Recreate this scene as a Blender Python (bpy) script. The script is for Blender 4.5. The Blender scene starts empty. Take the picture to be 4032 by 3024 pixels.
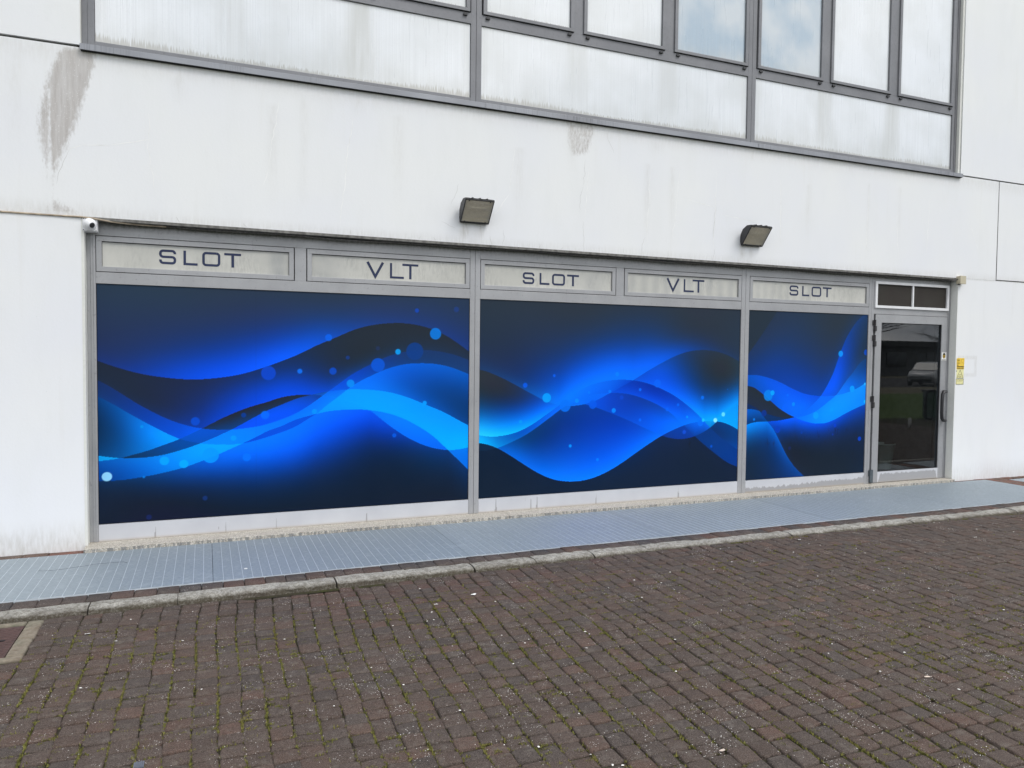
import bpy, math, random
import numpy as np
from mathutils import Vector, Matrix

# ------------------------------------------------------------------ camera, sky, sun, exposure
SC = bpy.context.scene
COL = SC.collection
cam_d = bpy.data.cameras.new('camera')
cam = bpy.data.objects.new('camera', cam_d)
COL.objects.link(cam)
SC.camera = cam
cam_d.sensor_width = 36.0
cam_d.lens = 2922.75 / 4032 * 36
cam_d.clip_start = 0.05
cam_d.clip_end = 900
yaw, pitch, roll = math.radians(-22.42547), math.radians(-2.24034), math.radians(-0.59643)
Rz = Matrix.Rotation(yaw, 3, 'Z')
Rx = Matrix.Rotation(pitch, 3, 'X')
Ry = Matrix.Rotation(roll, 3, 'Y')
Rm = Rz @ Rx @ Ry
right, fwd, up = Rm.col[0], Rm.col[1], Rm.col[2]
mw = Matrix((( right[0], up[0], -fwd[0], 0.78232), (right[1], up[1], -fwd[1], -6.55497),
             (right[2], up[2], -fwd[2], 1.35891), (0, 0, 0, 1)))
cam.matrix_world = mw

SUN_EL, SUN_AZ = 52.0, 148.0            # degrees; azimuth clockwise from north (+Y)
W = bpy.data.worlds.new('World')
SC.world = W
W.use_nodes = True
wt = W.node_tree
wt.nodes.clear()
w_out = wt.nodes.new('ShaderNodeOutputWorld')
w_bg = wt.nodes.new('ShaderNodeBackground')
w_sky = wt.nodes.new('ShaderNodeTexSky')
w_sky.sky_type = 'NISHITA'
w_sky.sun_disc = False
w_sky.sun_elevation = math.radians(SUN_EL)
w_sky.sun_rotation = math.radians(SUN_AZ)
w_sky.air_density = 1.0
w_sky.dust_density = 2.0
w_tc = wt.nodes.new('ShaderNodeTexCoord')
w_map = wt.nodes.new('ShaderNodeMapping')
w_map.inputs['Scale'].default_value = (1.0, 1.0, 2.6)
w_map.inputs['Location'].default_value = (3.1, 0.4, 1.7)
w_n = wt.nodes.new('ShaderNodeTexNoise')
w_n.inputs['Scale'].default_value = 2.3
w_n.inputs['Detail'].default_value = 6
w_n.inputs['Roughness'].default_value = 0.55
w_r = wt.nodes.new('ShaderNodeMapRange')
w_r.inputs['From Min'].default_value = 0.34
w_r.inputs['From Max'].default_value = 0.50
w_r.inputs['To Min'].default_value = 0.30
w_r.inputs['To Max'].default_value = 1.0
w_n2 = wt.nodes.new('ShaderNodeTexNoise')
w_n2.inputs['Scale'].default_value = 4.0
w_n2.inputs['Detail'].default_value = 5
w_cr = wt.nodes.new('ShaderNodeValToRGB')
w_cr.color_ramp.elements[0].position = 0.40
w_cr.color_ramp.elements[0].color = (5.0, 5.6, 6.5, 1)
w_cr.color_ramp.elements[1].position = 0.60
w_cr.color_ramp.elements[1].color = (11.8, 11.7, 11.6, 1)
w_mix = wt.nodes.new('ShaderNodeMix')
w_mix.data_type = 'RGBA'
L = wt.links.new
L(w_tc.outputs['Generated'], w_map.inputs['Vector'])
L(w_map.outputs[0], w_n.inputs['Vector'])
L(w_map.outputs[0], w_n2.inputs['Vector'])
L(w_n.outputs['Fac'], w_r.inputs['Value'])
L(w_n2.outputs['Fac'], w_cr.inputs[0])
L(w_r.outputs[0], w_mix.inputs['Factor'])
L(w_sky.outputs[0], w_mix.inputs['A'])
L(w_cr.outputs[0], w_mix.inputs['B'])
L(w_mix.outputs['Result'], w_bg.inputs['Color'])
w_bg.inputs['Strength'].default_value = 0.11
L(w_bg.outputs[0], w_out.inputs[0])

sun_d = bpy.data.lights.new('sun', 'SUN')
sun_d.energy = 1.1
sun_d.angle = math.radians(24)
sun_d.color = (1.0, 0.975, 0.94)
sun = bpy.data.objects.new('sun', sun_d)
COL.objects.link(sun)
a, e = math.radians(SUN_AZ), math.radians(SUN_EL)
sdir = Vector((math.sin(a) * math.cos(e), math.cos(a) * math.cos(e), math.sin(e)))
sun.rotation_euler = sdir.to_track_quat('Z', 'Y').to_euler()
sun.location = sdir * 30

SC.view_settings.view_transform = 'Standard'
SC.view_settings.look = 'None'
SC.view_settings.gamma = 1
SC.view_settings.exposure = 0.54
SC.render.engine = 'CYCLES'
SC.cycles.max_bounces = 7
SC.cycles.transparent_max_bounces = 10
SC.cycles.use_denoising = True
SC.render.resolution_x, SC.render.resolution_y = 1024, 768

RNG = np.random.default_rng(7)
random.seed(11)

# ------------------------------------------------------------------ helpers
def tag(o, label=None, cat=None, group=None, kind=None):
    if label: o['label'] = label
    if cat: o['category'] = cat
    if group: o['group'] = group
    if kind: o['kind'] = kind
    return o

def thing(name, loc, label, cat, group=None, rz=0):
    o = bpy.data.objects.new(name, None)
    COL.objects.link(o)
    o.empty_display_size = 0.1
    o.location = loc
    o.rotation_euler = (0, 0, rz)
    return tag(o, label, cat, group)

def world_loc(p):
    v = Vector((0, 0, 0))
    while p is not None:
        v += Vector(p.location)
        p = p.parent
    return v

class MB:
    def __init__(s):
        s.v = []; s.f = []; s.m = []; s.c = None
    def add(s, vs, fs, mi=0):
        n = len(s.v)
        s.v.extend([tuple(p) for p in vs])
        for f in fs:
            s.f.append(tuple(i + n for i in f)); s.m.append(mi)
        return s
    def box(s, x0, x1, y0, y1, z0, z1, mi=0):
        return s.add([(x0,y0,z0),(x1,y0,z0),(x1,y1,z0),(x0,y1,z0),(x0,y0,z1),(x1,y0,z1),(x1,y1,z1),(x0,y1,z1)],
                     [(0,3,2,1),(4,5,6,7),(0,1,5,4),(1,2,6,5),(2,3,7,6),(3,0,4,7)], mi)
    def prism_x(s, prof, x0, x1, mi=0):
        """profile of (y,z) points, extruded along X"""
        n = len(prof)
        vs = [(x0, y, z) for y, z in prof] + [(x1, y, z) for y, z in prof]
        fs = [(i, (i+1) % n, (i+1) % n + n, i + n) for i in range(n)]
        fs += [tuple(range(n))[::-1], tuple(range(n, 2*n))]
        return s.add(vs, fs, mi)
    def prism_y(s, prof, y0, y1, mi=0):
        """profile of (x,z) points, extruded along Y"""
        n = len(prof)
        vs = [(x, y0, z) for x, z in prof] + [(x, y1, z) for x, z in prof]
        fs = [(i, (i+1) % n, (i+1) % n + n, i + n) for i in range(n)]
        fs += [tuple(range(n))[::-1], tuple(range(n, 2*n))]
        return s.add(vs, fs, mi)
    def tube(s, pts, r, seg=8, mi=0, cap=True):
        pts = [Vector(p) for p in pts]
        rs = r if isinstance(r, (list, tuple)) else [r] * len(pts)
        vs = []; ref = None
        for i, p in enumerate(pts):
            t = (pts[min(i+1, len(pts)-1)] - pts[max(i-1, 0)]).normalized()
            if ref is None:
                ref = t.orthogonal().normalized()
            ref = (ref - t * ref.dot(t))
            ref = ref.normalized() if ref.length > 1e-5 else t.orthogonal().normalized()
            b = t.cross(ref)
            for k in range(seg):
                a = 2 * math.pi * k / seg
                vs.append(p + (ref * math.cos(a) + b * math.sin(a)) * rs[i])
        fs = []
        for i in range(len(pts) - 1):
            for k in range(seg):
                k2 = (k + 1) % seg
                fs.append((i*seg+k, i*seg+k2, (i+1)*seg+k2, (i+1)*seg+k))
        if cap:
            fs.append(tuple(range(seg))[::-1]); fs.append(tuple(range((len(pts)-1)*seg, len(pts)*seg)))
        return s.add(vs, fs, mi)
    def lathe(s, c, ax, prof, seg=24, mi=0):
        """prof = (radius, distance along axis)"""
        c = Vector(c); ax = Vector(ax).normalized(); u = ax.orthogonal().normalized(); w = ax.cross(u)
        vs = [c + ax*d + (u*math.cos(2*math.pi*k/seg) + w*math.sin(2*math.pi*k/seg))*r for r, d in prof for k in range(seg)]
        fs = []
        for i in range(len(prof)-1):
            for k in range(seg):
                k2 = (k+1) % seg
                fs.append((i*seg+k, i*seg+k2, (i+1)*seg+k2, (i+1)*seg+k))
        fs.append(tuple(range(seg))[::-1]); fs.append(tuple(range((len(prof)-1)*seg, len(prof)*seg)))
        return s.add(vs, fs, mi)
    def build(s, name, mats, parent=None, bevel=0, smooth=False, label=None, off=None):
        o_ = Vector(off) if off is not None else (world_loc(parent) if parent is not None else Vector((0,0,0)))
        me = bpy.data.meshes.new(name)
        me.from_pydata([(x-o_[0], y-o_[1], z-o_[2]) for x, y, z in s.v], [], s.f)
        mats = mats if isinstance(mats, (list, tuple)) else [mats]
        for m in mats: me.materials.append(m)
        if len(mats) > 1: me.polygons.foreach_set('material_index', s.m)
        if smooth: me.polygons.foreach_set('use_smooth', [True]*len(s.f))
        me.update()
        o = bpy.data.objects.new(name, me)
        COL.objects.link(o)
        if parent is not None: o.parent = parent
        elif off is not None: o.location = o_
        if bevel:
            b = o.modifiers.new('bevel', 'BEVEL'); b.width = bevel; b.segments = 2; b.limit_method = 'ANGLE'
            b.harden_normals = False
        if label: o['label'] = label
        return o

def np_mesh(name, V, F, mats, parent=None, attrs=None, smooth=False, origin=None):
    """V (n,3), F (m,k) numpy; attrs {name:(n,) or (n,4)}"""
    V = np.asarray(V, np.float32); F = np.asarray(F, np.int32)
    o_ = world_loc(parent) if parent is not None else Vector((0,0,0))
    V = V - np.array(o_, np.float32)
    me = bpy.data.meshes.new(name)
    me.vertices.add(len(V)); me.vertices.foreach_set('co', V.ravel())
    m, k = F.shape
    me.loops.add(m*k); me.loops.foreach_set('vertex_index', F.ravel())
    me.polygons.add(m)
    me.polygons.foreach_set('loop_start', np.arange(0, m*k, k, dtype=np.int32))
    me.polygons.foreach_set('loop_total', np.full(m, k, np.int32))
    if smooth: me.polygons.foreach_set('use_smooth', np.ones(m, bool))
    for mt in (mats if isinstance(mats, (list, tuple)) else [mats]): me.materials.append(mt)
    me.update(calc_edges=True)
    for an, av in (attrs or {}).items():
        av = np.asarray(av, np.float32)
        if av.ndim == 1:
            at = me.attributes.new(an, 'FLOAT', 'POINT'); at.data.foreach_set('value', av)
        else:
            if av.shape[1] == 3: av = np.hstack([av, np.ones((len(av),1), np.float32)])
            at = me.attributes.new(an, 'FLOAT_COLOR', 'POINT'); at.data.foreach_set('color', av.ravel())
    o = bpy.data.objects.new(name, me)
    COL.objects.link(o)
    if parent is not None: o.parent = parent
    return o

# ------------------------------------------------------------------ node helpers
class NT:
    def __init__(s, name, rough=0.6, spec=0.5, metal=0.0):
        s.mat = bpy.data.materials.new(name); s.mat.use_nodes = True
        s.t = s.mat.node_tree; s.t.nodes.clear()
        s.out = s.t.nodes.new('ShaderNodeOutputMaterial')
        s.b = s.t.nodes.new('ShaderNodeBsdfPrincipled')
        s.b.inputs['Roughness'].default_value = rough
        s.b.inputs['Specular IOR Level'].default_value = spec
        s.b.inputs['Metallic'].default_value = metal
        s.t.links.new(s.b.outputs[0], s.out.inputs[0])
        s.pos = None
    def n(s, typ, **kw):
        nd = s.t.nodes.new(typ)
        for k, v in kw.items():
            if hasattr(nd, k) and not isinstance(v, bpy.types.NodeSocket): setattr(nd, k, v)
        return nd
    def set(s, sock, v):
        if isinstance(v, bpy.types.NodeSocket): s.t.links.new(v, sock)
        elif isinstance(v, (tuple, list)) and len(v) == 3 and sock.type == 'RGBA': sock.default_value = (*v, 1)
        else: sock.default_value = v
    def P(s, sx=1, sy=1, sz=1, loc=(0,0,0)):
        g = s.n('ShaderNodeNewGeometry')
        m = s.n('ShaderNodeMapping'); m.inputs['Scale'].default_value = (sx, sy, sz); m.inputs['Location'].default_value = loc
        s.t.links.new(g.outputs['Position'], m.inputs['Vector'])
        return m.outputs[0]
    def noise(s, vec, scale=5, detail=4, rough=0.5, dist=0):
        nd = s.n('ShaderNodeTexNoise'); s.t.links.new(vec, nd.inputs['Vector'])
        nd.inputs['Scale'].default_value = scale; nd.inputs['Detail'].default_value = detail
        nd.inputs['Roughness'].default_value = rough; nd.inputs['Distortion'].default_value = dist
        return nd.outputs['Fac']
    def vor(s, vec, scale=5, feature='F1', out='Distance', rnd=1.0):
        nd = s.n('ShaderNodeTexVoronoi'); nd.feature = feature; s.t.links.new(vec, nd.inputs['Vector'])
        nd.inputs['Scale'].default_value = scale; nd.inputs['Randomness'].default_value = rnd
        return nd.outputs[out]
    def rng(s, v, a, b, c=0.0, d=1.0, smooth=False):
        nd = s.n('ShaderNodeMapRange')
        if smooth: nd.interpolation_type = 'SMOOTHSTEP'
        s.set(nd.inputs['Value'], v)
        for k, q in (('From Min', a), ('From Max', b), ('To Min', c), ('To Max', d)): s.set(nd.inputs[k], q)
        return nd.outputs[0]
    def math(s, op, a, b=0.0, c=0.0):
        nd = s.n('ShaderNodeMath'); nd.operation = op
        s.set(nd.inputs[0], a); s.set(nd.inputs[1], b); s.set(nd.inputs[2], c)
        return nd.outputs[0]
    def mix(s, f, a, b, blend='MIX'):
        nd = s.n('ShaderNodeMix'); nd.data_type = 'RGBA'; nd.blend_type = blend
        s.set(nd.inputs['Factor'], f); s.set(nd.inputs['A'], a); s.set(nd.inputs['B'], b)
        return nd.outputs['Result']
    def attr(s, name, out='Fac'):
        nd = s.n('ShaderNodeAttribute'); nd.attribute_name = name
        return nd.outputs[out]
    def sep(s, vec=None):
        if vec is None: vec = s.n('ShaderNodeNewGeometry').outputs['Position']
        nd = s.n('ShaderNodeSeparateXYZ'); s.t.links.new(vec, nd.inputs[0])
        return nd.outputs
    def bump(s, h, strength=0.3, dist=0.01):
        nd = s.n('ShaderNodeBump'); nd.inputs['Strength'].default_value = strength; nd.inputs['Distance'].default_value = dist
        s.t.links.new(h, nd.inputs['Height']); s.t.links.new(nd.outputs[0], s.b.inputs['Normal'])
    def col(s, v): s.set(s.b.inputs['Base Color'], v)
    def rough(s, v): s.set(s.b.inputs['Roughness'], v)

def plain(name, c, rough=0.6, spec=0.5, metal=0.0, var=0.12, scale=14):
    m = NT(name, rough, spec, metal)
    n = m.noise(m.P(), scale, 4)
    m.col(m.mix(m.rng(n, 0.3, 0.7), tuple(x*(1-var) for x in c), tuple(min(1, x*(1+var)) for x in c)))
    return m.mat

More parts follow.
